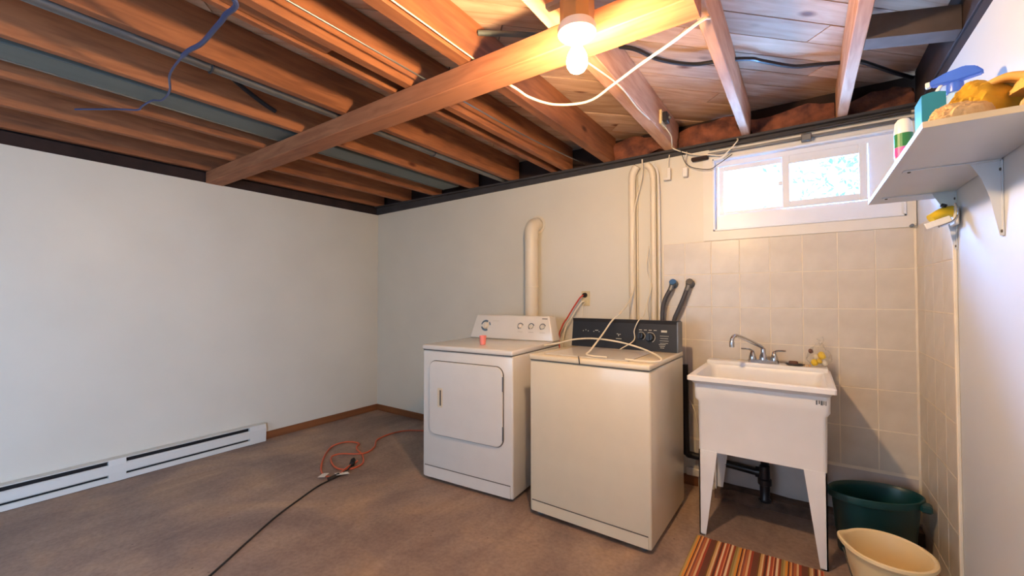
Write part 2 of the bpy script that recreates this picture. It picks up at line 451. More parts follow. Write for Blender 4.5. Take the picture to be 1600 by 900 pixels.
# joists (bottom edge 2.25 m): x0, x1, y start, y end, height
JO = [(.165, .212, YB, 3.04, .197), (-.304, -.260, YB, 3.04, .197), (-.770, -.697, YB, 3.04, .197), (-1.212, -1.152, YB, 3.04, .197),
      (-1.558, -1.512, YB, 3.04, .197), (-2.075, -2.030, YB, 3.04, .197), (-2.525, -2.485, YB, 3.04, .197),
      (-3.000, -2.958, YB, 3.04, .197), (-3.445, -3.403, YB, 3.04, .197), (-3.895, -3.850, YB, 3.04, .197)]
for (a, b, y0, y1, hh) in JO:
    obj('joist', boxbm(a, b, y0, y1, 2.25, 2.25+hh, bev=.003), M['joist_lit' if a > -.8 else 'joist'], ceil_)
# paired thinner boards beside the fifth joist
obj('ledger_strip', boxbm(-1.655, -1.625, .2, 3.03, 2.25, 2.31, bev=.002), M['joist'], ceil_)
obj('ledger_board', boxbm(-1.622, -1.572, -.6, .98, 2.262, 2.30, bev=.002), M['joist'], ceil_)
obj('joist', boxbm(XR+.01, XR+.055, YB, 3.04, 2.25, 2.447, bev=.003), M['darkwood'], ceil_)
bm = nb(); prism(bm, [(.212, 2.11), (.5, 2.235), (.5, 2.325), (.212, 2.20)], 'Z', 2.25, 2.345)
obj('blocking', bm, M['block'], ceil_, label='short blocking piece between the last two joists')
# grey block at window side in joist bay
# plates between wall tops and joists
obj('sill_plate', boxbm(XL-.12, XL-.03, YB, D+.1, H, 2.25), M['darkwood'], ceil_)
obj('sill_plate', boxbm(XR+.02, XR+.12, YB, D+.1, H, 2.25), M['darkwood'], ceil_)
bm = nb(); prism(bm, [(XL, top(XL)), (XR+.1, top(XR)), (XR+.1, 2.25), (XL, 2.25)], 'Y', D-.02, D+.2); obj('sill_plate', bm, M['dark'], ceil_)
obj('sill_lip', boxbm(XL, XR, D-.055, D-.02, 2.236, 2.2495), M['dark'], ceil_)
obj('rim_board', boxbm(XL-.1, XR+.2, D+.10, D+.14, 2.25, 2.45), M['darkwood'], ceil_)
obj('rim_board', boxbm(XL-.15, XL-.11, YB, D+.1, 2.25, 2.45), M['darkwood'], ceil_)
obj('rim_board', boxbm(XR+.24, XR+.28, YB, D+.1, 2.25, 2.45), M['darkwood'], ceil_)
obj('rim_board', boxbm(XL-.1, XR+.2, YB-.15, YB-.05, 2.16, 2.45), M['darkwood'], ceil_)
# insulation stuffed into the joist ends
def batt(x0, x1, lab, mm='insul', z1=2.40):
    bm = nb(); box(bm, x0+.01, x1-.01, 3.01, 3.09, 2.253, z1)
    bmesh.ops.subdivide_edges(bm, edges=bm.edges[:], cuts=7, use_grid_fill=True)
    for v in bm.verts:
        q = noise.noise_vector(v.co*7)*.055+noise.noise_vector(v.co*22)*.016
        v.co += q; v.co.z = max(v.co.z, 2.2525); v.co.x = min(max(v.co.x, x0+.002), x1-.002); v.co.y = min(v.co.y, 3.098); v.co.z = min(v.co.z, 2.445)
    tag(obj('insulation_batt', bm, M[mm], None, smooth=True), lab, 'insulation', 'insulation stuffed between the joist ends')
batt(-1.152, -.772, 'orange insulation batt in the joist bay above the white pipes')
batt(-.697, -.306, 'orange insulation batt left of the joist that ends above the window')
batt(-.260, .163, 'shaded insulation batt directly above the window', z1=2.38)
batt(.214, .50, 'dark insulation batt in the corner bay above the shelf', z1=2.36)

# the crossbeam nailed under the joists
cb = obj('support_beam', boxbm(XL+.002, -.262, 1.345, 1.465, 2.160, 2.2495, bev=.003), M['joist_d'])
tag(cb, 'long rough timber crosswise under the joists, ending beside the bulb', 'beam')
# grey painted sheet-metal duct between two joists
dd = thing('heating_duct', 'grey green sheet-metal duct running between the left joists', 'duct', (-2.69, 0, 2.262))
world_obj('duct_body', boxbm(-2.775, -2.60, YB+.1, 2.88, 2.262, 2.36, bev=.004), M['duct'], dd)
world_obj('seam', boxbm(-2.783, -2.775, YB+.1, 2.88, 2.258, 2.268), M['steel'], dd)
world_obj('end_cap', boxbm(-2.765, -2.61, 2.88, 2.90, 2.27, 2.35), M['steel'], dd)
# dark pipe beside the sixth joist
pp = thing('water_pipe', 'dark grey pipe running beside a joist left of the light', 'pipe', (-2.13, 0, 2.27))
world_obj('pipe', tubebm([(-2.135, YB+.1, 2.272), (-2.135, 1, 2.270), (-2.135, 3.05, 2.270)], .026, n=14, sub=2), M['steel'], pp, smooth=True)
for y in (.75, 2.1):
    world_obj('pipe_strap', tubebm([(-2.167, y, 2.31), (-2.163, y, 2.256), (-2.135, y, 2.241), (-2.107, y, 2.256), (-2.103, y, 2.31)], .004, n=6, sub=4), M['dark'], pp)
tag(obj('conduit', tubebm([(-1.43, -1.5, 2.262), (-1.432, 1.0, 2.262), (-1.428, 2.1, 2.262), (-1.405, 2.6, 2.27), (-1.41, 3.04, 2.30)], .004, n=8), M['steel'], smooth=True),
    'thin pale cable along a joist left of the lit bulb', 'cable')

# cables in the ceiling
def cable(name, pts, r, mm, lab, cat='cable', sub=8, n=8):
    return tag(obj(name, tubebm(pts, r, n=n, sub=sub), M[mm], smooth=True), lab, cat)
cable('electrical_cable', [(-1.40, 1.52, 2.30), (-1.15, 1.52, 2.245), (-1.033, 1.50, 2.17), (-1.008, 1.60, 2.155), (-.94, 1.72, 2.15), (-.80, 1.775, 2.15), (-.65, 1.705, 2.158), (-.518, 1.634, 2.165), (-.384, 1.582, 2.18), (-.285, 1.60, 2.235), (-.262, 1.62, 2.246)],
      .0055, 'cordw', 'cream cable hanging in a loop below the light')
cable('electrical_cable', [(-.74, 1.62, 2.243), (-.70, 1.9, 2.243), (-.705, 2.2, 2.243), (-.70, 2.48, 2.26)], .004, 'cordw', 'thin white wire stapled under the joist behind the bulb')
cable('electrical_cable', [(-1.139, .2, 2.262), (-1.139, 1.46, 2.262)], .003, 'cordw', 'white wire stapled along the brightly lit joist left of the bulb', sub=2)
cable('electrical_cable', [(-1.05, 1.75, 2.43), (-.85, 1.80, 2.435), (-.658, 1.92, 2.42), (-.566, 2.08, 2.41), (-.44, 2.22, 2.41), (-.30, 2.27, 2.41), (-.20, 2.35, 2.42), (-.157, 2.414, 2.425), (-.03, 2.55, 2.42), (.07, 2.59, 2.415), (.158, 2.641, 2.42), (.235, 2.674, 2.42), (.40, 2.88, 2.40), (.485, 3.0, 2.40)],
      .010, 'cordkk', 'thick black cable threaded through the joists above the window')
cable('electrical_cable', [(-1.47, .30, 2.24), (-1.492, .575, 2.215), (-1.60, .60, 2.205), (-1.70, .606, 2.20), (-1.84, .614, 2.20), (-1.972, .607, 2.205), (-2.196, .623, 2.20), (-2.369, .671, 2.195), (-2.54, .69, 2.205), (-2.665, .686, 2.235), (-2.80, .68, 2.24), (-2.861, .677, 2.235), (-2.96, .62, 2.243), (-3.2, .5, 2.26)],
      lambda t: .0085 if t < .4 else .0045, 'cordb', 'blue grey twisted cable hanging under the joists at upper left')
cable('electrical_cable', [(-.63, .85, 2.30), (-.60, 1.02, 2.26), (-.60, 1.19, 2.20)], .010, 'leafg', 'short green cable feeding the light fixture', sub=6)
cable('electrical_cable', [(-.575, .85, 2.30), (-.563, 1.03, 2.25), (-.572, 1.19, 2.20)], .006, 'cordw', 'short white cable beside the green one at the light fixture', sub=6)
tag(obj('metal_rod', tubebm([(-1.15, 1.40, 2.40), (-1.0, 1.52, 2.40), (-.80, 1.72, 2.41)], .012, n=10), M['duct'], smooth=True), 'grey rod poking between joists left of the bulb', 'rod')

cable('electrical_cable', [(-2.43, .93, 2.40), (-2.455, 1.02, 2.37), (-2.47, 1.12, 2.335), (-2.474, 1.19, 2.315)], .012, 'cordkk', 'short thick black cable end on a joist side at upper left')

# ------------------------------------------------------------------ light fixture
lx, ly = -.590, 1.22
lf = thing('ceiling_light', 'bare lit bulb in a round white lampholder beside the beam', 'light', (lx, ly, 2.25))
bm = nb(); lathe(bm, [(.053, 2.126), (.055, 2.130), (.055, 2.215), (.051, 2.219)], lx, ly, 8, rot=PI/8, cap0=True, cap1=True); world_obj('electrical_box', bm, M['metalbox'], lf)
world_obj('hanger', boxbm(lx-.11, lx+.04, ly-.012, ly+.012, 2.219, 2.234), M['steel'], lf)
bm = nb(); lathe(bm, [(.020, 2.068), (.024, 2.070), (.030, 2.084), (.052, 2.090), (.061, 2.098), (.062, 2.116), (.058, 2.126), (.02, 2.126)], lx, ly, 36, cap0=True, cap1=True)
world_obj('lampholder', bm, M['porcelain'], lf, smooth=True)
bm = nb(); lathe(bm, [(.002, 1.972), (.013, 1.974), (.024, 1.981), (.032, 1.994), (.034, 2.010), (.030, 2.028), (.021, 2.046), (.015, 2.058), (.014, 2.076)], lx, ly, 28, cap0=True, cap1=True)
bulb = world_obj('bulb', bm, M['bulb'], lf, smooth=True)

# ------------------------------------------------------------------ window 1
wn1 = struct('window_1', (lambda: (lambda b: (box(b, -.536, WX0, D-.012, D, 1.614, 2.196), box(b, WX1, XR-.004, D-.012, D, 1.614, 2.20), box(b, WX0, WX1, D-.012, D, 1.614, WZ0), box(b, WX0, WX1, D-.012, D, WZ1, 2.20), b)[-1])(nb()))(), M['paint_trim'])
def wpart(name, bm, mm, lab=None): return obj(name, bm, M[mm], wn1, label=lab)
# inner picture-frame casing with a thin shadow step
bm = nb()
for a in ((WX0, WX0+.012, WZ0, WZ1), (WX1-.012, WX1, WZ0, WZ1), (WX0, WX1, WZ0, WZ0+.012), (WX0, WX1, WZ1-.012, WZ1)):
    box(bm, a[0], a[1], D-.020, D+.05, a[2], a[3], bev=.002)
wpart('casing', bm, 'vinyl')
yF = 3.03
bm = nb()
box(bm, WX0+.012, WX1-.012, yF, yF+.04, WZ0+.012, 1.783)                     # apron below the sashes
box(bm, .305, WX1-.012, yF, yF+.04, 1.783, WZ1-.012)
box(bm, WX0+.012, .305, yF, yF+.04, 2.100, WZ1-.012)
box(bm, WX0+.012, -.452, yF, yF+.04, 1.783, 2.100)
wpart('window_frame', bm, 'vinyl')
def sash(x0, x1, z0, z1, gx0, gx1, gz0, gz1, y0, y1):
    bm = nb()
    box(bm, x0, gx0, y0, y1, z0, z1, bev=.002); box(bm, gx1, x1, y0, y1, z0, z1, bev=.002)
    box(bm, gx0, gx1, y0, y1, z0, gz0, bev=.002); box(bm, gx0, gx1, y0, y1, gz1, z1, bev=.002)
    s = wpart('sash', bm, 'vinyl')
    obj('pane', boxbm(gx0-.002, gx1+.002, (y0+y1)/2-.002, (y0+y1)/2+.002, gz0-.002, gz1+.002), M['glass'], s)
    return s
sash(-.450, -.090, 1.785, 2.098, -.418, -.104, 1.803, 2.066, yF+.006, yF+.030)
s2_ = sash(-.097, .300, 1.785, 2.100, -.060, .263, 1.824, 2.048, yF-.016, yF+.004)
obj('latch', boxbm(-.118, -.094, yF-.014, yF-.002, 1.925, 1.95, bev=.003), M['vinyl'], s2_)
# outdoors: bright ground and a leafy bush seen through the right pane
struct('ground_outside', boxbm(-6, 6, D+.22, 16, 1.40, 1.45), M['snow'])
tr_ = thing('bush', 'pale leafy tree outside seen through the right window pane', 'tree', (.95, 6.6, 1.45))
bm = nb(); tube(bm, [(.95, 6.6, 1.45), (1.0, 6.6, 2.2), (.92, 6.65, 3.2)], .05, n=8)
for k_ in range(5):
    tube(bm, [(.97, 6.6, 1.9+.2*k_), (.97+.5*math.cos(k_*2.1), 6.6+.5*math.sin(k_*2.1), 2.3+.2*k_)], .018, n=6)
world_obj('trunk', bm, M['bark'], tr_)
rl = random.Random(5); bm = nb()
for _ in range(1500):
    u = Vector((rl.gauss(0, .5), rl.gauss(0, .5), rl.gauss(0, .42))); p = Vector((.95, 6.6, 3.0))+u
    if p.z < 1.9: continue
    a = Vector((rl.uniform(-1, 1), rl.uniform(-1, 1), rl.uniform(-1, 1))).normalized(); b = a.orthogonal().normalized()
    s = rl.uniform(.03, .06)
    bm.faces.new([bm.verts.new(p+a*s), bm.verts.new(p+b*s*.5), bm.verts.new(p-a*s), bm.verts.new(p-b*s*.5)])
fo = world_obj('foliage', bm, M['leaf'], tr_); fo['kind'] = 'stuff'

# rail along the top of the window wall
rr_ = thing('curtain_rail', 'blue grey metal rail fixed above the window', 'rail', (-.05, 2.94, 2.17))
world_obj('rail', boxbm(-.50, .47, 2.955, 2.975, 2.166, 2.182, bev=.002), M['steel'], rr_)
world_obj('rail', boxbm(-.50, .47, 2.945, 2.965, 2.203, 2.213, bev=.002), M['dark'], rr_)
world_obj('clamp', boxbm(.0, .05, 2.94, 2.98, 2.150, 2.190, bev=.004), M['steel'], rr_)
world_obj('end_cap', boxbm(-.60, -.50, 2.94, 2.975, 2.145, 2.167, bev=.004), M['darkwood'], rr_)
for x, lab in ((-.752, 'small white hook-shaped clip hanging above the washer, left one'), (-.640, 'small white clip hanging nearest the window, right one')):
    t = thing('cable_clip', lab, 'clip', (x, 2.96, 2.06))
    if x < -.7:
        bm = nb(); box(bm, x-.004, x+.016, 2.955, 2.965, 2.055, 2.13, bev=.002); box(bm, x-.03, x+.016, 2.95, 2.968, 2.048, 2.062, bev=.002)
    else:
        bm = nb(); box(bm, x-.018, x+.014, 2.95, 2.972, 2.052, 2.115, bev=.004)
    world_obj('clip_body', bm, M['plastic'], t)
    world_obj('wire', tubebm([(x+.004, 2.962, 2.11), (x, 2.962, 2.16), (x+.01, 2.962, 2.22)], .003, n=6), M['cordw'], t)
# adapter box on the joist, wires below it
t = thing('switch_box', 'small black and cream switch on the joist above the white pipes', 'switch', (-.69, 2.60, 2.32))
world_obj('backplate', boxbm(-.697, -.682, 2.55, 2.66, 2.285, 2.37, bev=.003), M['almond'], t)
world_obj('switch_body', boxbm(-.682, -.655, 2.57, 2.63, 2.30, 2.36, bev=.004), M['cordkk'], t)
world_obj('knob', boxbm(-.655, -.640, 2.59, 2.61, 2.32, 2.335, bev=.003), M['steel'], t)
cable('electrical_cable', [(-.685, 2.64, 2.29), (-.672, 2.72, 2.262), (-.69, 2.82, 2.243), (-.70, 2.90, 2.236), (-.60, 2.93, 2.19), (-.50, 2.93, 2.165), (-.43, 2.94, 2.15)], .004, 'cordw', 'white wire from the joist switch to the window corner')
cable('electrical_cable', [(-.66, 2.90, 2.235), (-.62, 2.93, 2.12), (-.50, 2.95, 2.075), (-.44, 2.96, 2.10), (-.36, 2.965, 2.15)], .0025, 'cordkk', 'thin dark wire sagging across the window corner')
cable('electrical_cable', [(-.33, 2.95, 2.24), (-.325, 2.93, 2.22), (-.36, 2.93, 2.18), (-.42, 2.94, 2.13)], .004, 'cordw', 'short white wire curling down at the joist above the window')

# ------------------------------------------------------------------ baseboard heater on the left wall
hy0, hy1 = -1.1, 1.795
ht = thing('baseboard_heater', 'long white electric baseboard heater along the left wall', 'heater', (XL, .3, 0))
world_obj('back_panel', boxbm(XL, XL+.012, hy0, hy1, .004, .153), M['heater'], ht)
world_obj('dark_interior', boxbm(XL+.012, XL+.035, hy0+.02, hy1-.02, .02, .14), M['black'], ht)
bm = nb(); prism(bm, [(XL+.01, .147), (XL+.06, .147), (XL+.062, .153), (XL+.008, .157)], 'Y', hy0, hy1); world_obj('top_hood', bm, M['heater'], ht)
bm = nb(); prism(bm, [(XL+.058, .052), (XL+.066, .060), (XL+.066, .110), (XL+.058, .121), (XL+.052, .121), (XL+.052, .052)], 'Y', hy0+.01, hy1-.005); world_obj('front_cover', bm, M['heater'], ht)
bm = nb(); prism(bm, [(XL+.012, .004), (XL+.060, .004), (XL+.062, .038), (XL+.055, .040), (XL+.012, .014)], 'Y', hy0+.01, hy1-.005); world_obj('lower_lip', bm, M['heater'], ht)
for y0, y1, in ((hy1-.13, hy1), (.79, .88), (hy0, hy0+.13)):
    bm = nb(); prism(bm, [(XL+.012, .004), (XL+.064, .004), (XL+.068, .060), (XL+.068, .114), (XL+.061, .152), (XL+.012, .152)], 'Y', y0, y1)
    world_obj('end_cap' if y0 != .79 else 'centre_bracket', bm, M['heater'], ht)

# ------------------------------------------------------------------ dryer
dr = thing('clothes_dryer', 'white front-loading clothes dryer with a flat square door', 'dryer', (-2.179, 2.051, 0), R(4.35))
W, DP, HT = .723, .70, .885
bm = nb(); box(bm, 0, W, .004, DP, .018, HT, bev=.012, seg=3); obj('cabinet', bm, M['white'], dr, smooth=True)
bm = nb()
prism(bm, rrect(.022, W-.018, .024, .098, .004, 2), 'Y', -.0005, .006); obj('toe_panel', bm, M['white'], dr)
obj('toe_seam', boxbm(.022, W-.018, -.0012, .004, .0985, .1015), M['seam'], dr)
for x in (.06, W-.06):
    for y in (.06, DP-.06): bm = nb(); lathe(bm, [(.018, 0), (.018, .012), (.010, .014), (.010, .02)], x, y, 12, cap0=True, cap1=True); obj('foot', bm, M['black'], dr)
obj('top_seam', boxbm(.008, W-.006, .001, DP-.01, HT-.001, HT+.004), M['seam'], dr)
bm = nb(); box(bm, -.001, W+.003, -.006, DP, HT+.003, .922, bev=.010, seg=3); obj('top_panel', bm, M['white'], dr, smooth=True)
dx0, dx1, dz0, dz1 = .068, .655, .322, .815
bm = nb(); prism(bm, rrect(dx0-.004, dx1+.004, dz0-.004, dz1+.004, .055, 7), 'Y', -.0008, .01); obj('door_seam', bm, M['seam'], dr)
bm = nb(); lo, hi = prism(bm, rrect(dx0, dx1, dz0, dz1, .052, 7), 'Y', -.010, .006)
bmesh.ops.bevel(bm, geom=[e for e in bm.edges if all(abs(v.co.y+.010) < 1e-6 for v in e.verts)], offset=.005, segments=3, profile=.6, affect='EDGES')
door = obj('door', bm, M['white'], dr, smooth=True)
bm = nb(); prism(bm, rrect(.145, .185, .510, .638, .006, 3), 'Y', -.0135, -.008); hd = obj('handle', bm, M['cream'], door)
obj('finger_recess', boxbm(.163, .176, -.0142, -.0130, .522, .625), M['seam'], door)
for z0, z1 in ((.668, .758), (.367, .453)): obj('hinge', boxbm(dx1-.001, dx1+.006, -.011, -.001, z0, z1), M['steel'], door)
# control console, face leaning back
def console(par, x0, x1, y0, y1, yb, z0, z1, inset, mm):
    bm = nb()
    A = [(x0, y0, z0), (x1, y0, z0), (x1-inset, y1, z1), (x0+inset, y1, z1)]
    B = [(x0, yb, z0), (x1, yb, z0), (x1-inset*.8, yb, z1-.004), (x0+inset*.8, yb, z1-.004)]
    va = [bm.verts.new(p) for p in A]; vb = [bm.verts.new(p) for p in B]
    bm.faces.new(va); bm.faces.new(vb[::-1])
    for i in range(4): bm.faces.new((va[i], vb[i], vb[(i+1) % 4], va[(i+1) % 4]))
    bmesh.ops.recalc_face_normals(bm, faces=bm.faces[:])
    bmesh.ops.bevel(bm, geom=bm.edges[:], offset=.010, segments=3, profile=.5, affect='EDGES')
    return obj('console', bm, mm, par, smooth=True)
cy0, cy1, cz0, cz1 = .565, .600, .922, 1.106
con = console(dr, -.012, .735, cy0, cy1, .69, cz0, cz1, .050, M['white'])
th = math.atan2(cy1-cy0, cz1-cz0)
def onface(bm, x, z, y0=cy0, y1=cy1, z0=cz0, z1=cz1, lift=.001):
    """place a flat part, modelled in x-z facing -y at the origin, on the leaning face"""
    t = (z-z0)/(z1-z0); a = math.atan2(y1-y0, z1-z0)
    return xf(bm, Matrix.Translation((x, y0+(y1-y0)*t-lift, z)) @ Matrix.Rotation(-a, 4, 'X'))
def arcbm(r0, r1, a0, a1, n=18, th_=.002):
    bm = nb(); pts = [(r1*math.cos(R(a0+(a1-a0)*k/n)), r1*math.sin(R(a0+(a1-a0)*k/n))) for k in range(n+1)]
    pts += [(r0*math.cos(R(a1-(a1-a0)*k/n)), r0*math.sin(R(a1-(a1-a0)*k/n))) for k in range(n+1)]
    lo = [bm.verts.new((p[0], -th_, p[1])) for p in pts]; hi = [bm.verts.new((p[0], 0, p[1])) for p in pts]; N = len(pts)
    for i in range(n):
        bm.faces.new((lo[i], lo[i+1], lo[N-2-i], lo[N-1-i]))
    for i in range(N): bm.faces.new((lo[i], lo[(i+1) % N], hi[(i+1) % N], hi[i]))
    bmesh.ops.recalc_face_normals(bm, faces=bm.faces[:]); return bm
def knobbm(r, hgt, n=24):
    bm = nb(); lathe(bm, [(r, 0), (r*.96, hgt*.6), (r*.86, hgt)], 0, 0, n, cap0=True, cap1=True)
    box(bm, -r*.16, r*.16, -r*.9, r*.9, hgt, hgt*1.35, bev=.001)
    return xf(bm, Matrix.Rotation(PI/2, 4, 'X'))
obj('dial_ring', onface(arcbm(.030, .044, 60, 170), .135, 1.022), M['blueprint'], con)
obj('dial_ring', onface(arcbm(.030, .044, 195, 300), .135, 1.022), M['blueprint'], con)
obj('dial_ring', onface(arcbm(.036, .046, 5, 40), .135, 1.022), M['blueprint'], con)
obj('dial', onface(knobbm(.027, .018), .135, 1.022), M['knob'], con, smooth=True)
for x in (.452, .545, .640):
    obj('dial_ring', onface(arcbm(.020, .026, 20, 235), x, 1.026), M['print'], con)
    obj('knob', onface(knobbm(.017, .014), x, 1.026), M['knob'], con, smooth=True)
    bm = nb(); box(bm, -.022, .022, -.001, 0, -.0015, .0015); obj('print_mark', onface(bm, x, .984), M['lprint'], con)
bm = nb(); box(bm, -.022, .022, -.001, 0, -.003, .003); obj('print_mark', onface(bm, .652, 1.086), M['print'], con)
bm = nb(); box(bm, -.03, .03, -.001, 0, -.0012, .0012); obj('print_mark', onface(bm, .225, 1.060), M['lprint'], con)
# pink cup standing on the dryer
_p = Matrix.Rotation(R(4.35), 3, 'Z') @ Vector((.385, .175, 0)) + Vector((-2.179, 2.051, 0))
bm = nb(); lathe(bm, [(.001, .9235), (.019, .9235), (.0245, .985), (.0228, .985), (.018, .928), (.001, .928)], _p.x, _p.y, 20, cap0=True, cap1=True)
tag(obj('plastic_cup', bm, M['pinkp'], smooth=True), 'small pink plastic cup standing on the dryer top', 'cup')

# ------------------------------------------------------------------ washer
wa = thing('washing_machine', 'cream top-loading washing machine with a black control panel', 'washing machine', (-1.312, 2.068, 0), R(-.7))
W, DP, HT = .697, .640, .886
bm = nb(); box(bm, 0, W, .004, DP, .022, HT, bev=.010, seg=3); obj('cabinet', bm, M['cream'], wa, smooth=True)
obj('toe_panel', boxbm(.014, W-.014, -.0005, .006, .028, .086, bev=.001), M['cream'], wa)
obj('toe_seam', boxbm(.016, W-.016, -.0012, .004, .0865, .0895), M['seam'], wa)
for x in (.05, W-.05):
    for y in (.05, DP-.05): bm = nb(); lathe(bm, [(.022, 0), (.022, .010), (.009, .012), (.009, .024)], x, y, 12, cap0=True, cap1=True); obj('foot', bm, M['steel'], wa)
obj('top_seam', boxbm(.006, W-.006, .002, DP-.01, HT-.001, HT+.003), M['seam'], wa)
bm = nb(); box(bm, -.001, W+.001, -.006, DP, HT+.003, .918, bev=.008, seg=3); obj('top_panel', bm, M['cream'], wa, smooth=True)
obj('lid_seam', boxbm(.068, W-.128, .052, .50, .9175, .9186), M['seam'], wa)
bm = nb(); box(bm, .072, W-.132, .056, .497, .9172, .9215, bev=.0015); lid = obj('lid', bm, M['white'], wa)
wy0, wy1, wz0, wz1 = .525, .560, .918, 1.104
bm = nb()
prism(bm, [(wy0, wz0), (wy1-.010, wz1-.022), (wy1-.014, wz1), (.632, wz1-.002), (.632, wz0)], 'X', .001, .690)
wc = obj('console', bm, M['navy'], wa)
obj('console_side', boxbm(.690, .696, .53, .632, wz0, wz1-.006), M['steel'], wa)
def wf(bm, x, z): return onface(bm, x, z, wy0, wy1-.010, wz0, wz1-.022, .0005)
for x, z, r in ((.530, 1.0, .036), (.474, 1.006, .030)):
    obj('dial_ring', wf(arcbm(r*.82, r*.90, -60, 120), x, z), M['lprint'], wc)
    obj('knob', wf(knobbm(r*.66, .022), x, z), M['knob_k'], wc, smooth=True)
def mark(x, z, w_, h_, mm='lprint'):
    bm = nb(); box(bm, -w_/2, w_/2, -.0012, 0, -h_/2, h_/2); obj('print_mark', wf(bm, x, z), M[mm], wc)
for x in (.082, .100, .118): mark(x, 1.022+.006*(x == .100), .005, .006)
for x in (.158, .178, .196): mark(x, 1.020+.008*(x == .178), .006 if x != .178 else .022, .005)
mark(.330, 1.004, .004, .012); mark(.322, 1.012, .010, .004); mark(.339, 1.010, .008, .004); mark(.332, .982, .036, .004)
for k_ in range(4): mark(.47+.03*k_, 1.044, .018, .004)
mark(.613, 1.040, .034, .012)
for k_ in range(4): mark(.615, 1.012-.014*k_, .052-.006*(k_ % 2), .0022)
for k_ in range(3): mark(.605, .962-.010*k_, .04-.008*k_, .003)
bm = nb(); box(bm, .3, .304, -.008, -.006, .895, .9185); box(bm, .3, .304, -.008, .05, .9185, .9205)
# cables lying over the washer
def wl2(x, y, z): 
    v = Matrix.Rotation(R(-.7), 3, 'Z') @ Vector((x, y, 0)); return (v.x-1.312, v.y+2.068, z)
cable('washer_cord', [(-.925, 2.95, 2.22), (-.93, 2.96, 2.10), (-.985, 2.95, 1.85), (-.99, 2.94, 1.55), (-.985, 2.93, 1.32), (-.985, 2.82, 1.21), (-1.0, 2.68, 1.135), (-1.015, 2.59, 1.095), (-1.02, 2.45, 1.02), (-1.01, 2.25, .945), (-1.0, 2.17, .930), (-.95, 2.13, .929), (-.86, 2.12, .929)],
      .005, 'cordw', 'white cord dropping from the white pipes over the washer panel')
cable('washer_cord', [(-1.42, 2.42, .927), (-1.33, 2.46, .945), (-1.22, 2.46, .975), (-1.08, 2.44, .990), (-.92, 2.42, .983), (-.78, 2.37, .965), (-.66, 2.28, .945), (-.60, 2.20, .932), (-.60, 2.13, .928), (-.66, 2.105, .927), (-.76, 2.12, .927)],
      .005, 'cordw', 'white cord looped across the top of the washer')
cable('washer_cord', [(-.895, 2.95, 1.55), (-.865, 2.95, 1.35), (-.86, 2.80, 1.19), (-.84, 2.68, 1.125), (-.845, 2.595, 1.10), (-.865, 2.575, 1.04), (-.865, 2.565, .98), (-.93, 2.50, .927)], .003, 'cordw', 'thin white wire hanging over the washer control panel')
cable('washer_cord', [wl2(.300, .030, .925), wl2(.315, .0, .9235), wl2(.322, -.010, .915), wl2(.325, -.011, .890)], .003, 'cordkk', 'short black wire hanging over the front edge of the washer', sub=4)

# ------------------------------------------------------------------ vent duct of the dryer
vd = thing('dryer_vent', 'cream round vent pipe rising behind the dryer into the wall', 'vent pipe', (-1.84, 2.93, .95))
bm = nb(); tube(bm, [(-1.835, 2.925, .90), (-1.835, 2.925, 1.30), (-1.835, 2.925, 1.74)], .055, n=24, sub=2); world_obj('pipe', bm, M['pvc'], vd, smooth=True)
world_obj('elbow', tubebm([(-1.835, 2.925, 1.71), (-1.835, 2.925, 1.78), (-1.832, 2.935, 1.82), (-1.828, 2.965, 1.845), (-1.825, 3.0, 1.85)], .058, n=24), M['pvc'], vd, smooth=True)
bm = nb(); lathe(bm, [(.0595, 1.325), (.0605, 1.33), (.0595, 1.335)], -1.835, 2.925, 24); world_obj('joint_band', bm, M['cordw'], vd)
bm = nb(); lathe(bm, [(.058, 0), (.078, 0), (.078, .004), (.058, .006)], 0, 0, 28); xf(bm, Matrix.Translation((-1.822, D-.001, 1.85)) @ Matrix.Rotation(PI/2, 4, 'X')); world_obj('wall_collar', bm, M['pvc'], vd)

# ------------------------------------------------------------------ outlet and its cords
ou = thing('wall_outlet', 'almond wall outlet above the gap between dryer and washer', 'outlet', (-1.385, D, 1.236))
world_obj('cover_plate', boxbm(-1.42, -1.35, D-.006, D, 1.179, 1.293, bev=.002), M['almond'], ou)
for z in (1.262, 1.210): world_obj('socket', boxbm(-1.402, -1.368, D-.009, D-.005, z-.014, z+.014, bev=.003), M['almond'], ou)
pl = nb(); lathe(pl, [(.019, 0), (.017, .02), (.008, .034)], 0, 0, 14, cap0=True, cap1=True); xf(pl, Matrix.Translation((-1.388, D-.009, 1.262)) @ Matrix.Rotation(PI/2, 4, 'X'))
rc = thing('power_cord', 'red power cord plugged into the wall outlet', 'cord', (-1.388, 2.96, 1.26))
world_obj('plug', pl, M['black'], rc)
world_obj('cord', tubebm([(-1.388, 2.960, 1.262), (-1.41, 2.945, 1.24), (-1.455, 2.93, 1.17), (-1.50, 2.915, 1.09), (-1.54, 2.90, 1.02), (-1.565, 2.895, .90), (-1.50, 2.85, .55), (-1.48, 2.80, .10)], .006), M['redc'], rc, smooth=True)
cable('power_cord', [(-1.388, 2.975, 1.215), (-1.405, 2.955, 1.205), (-1.44, 2.94, 1.15), (-1.48, 2.925, 1.08), (-1.52, 2.905, .99), (-1.53, 2.88, .75), (-1.47, 2.85, .45), (-1.46, 2.78, .08)], .005, 'cordw', 'white power cord beside the red one at the outlet', 'cord')
cable('power_cord', [(-1.378, 2.972, 1.205), (-1.395, 2.965, 1.18), (-1.398, 2.965, 1.10), (-1.39, 2.965, .85)], .0025, 'cordw', 'thin pale wire hanging straight below the outlet', 'cord')

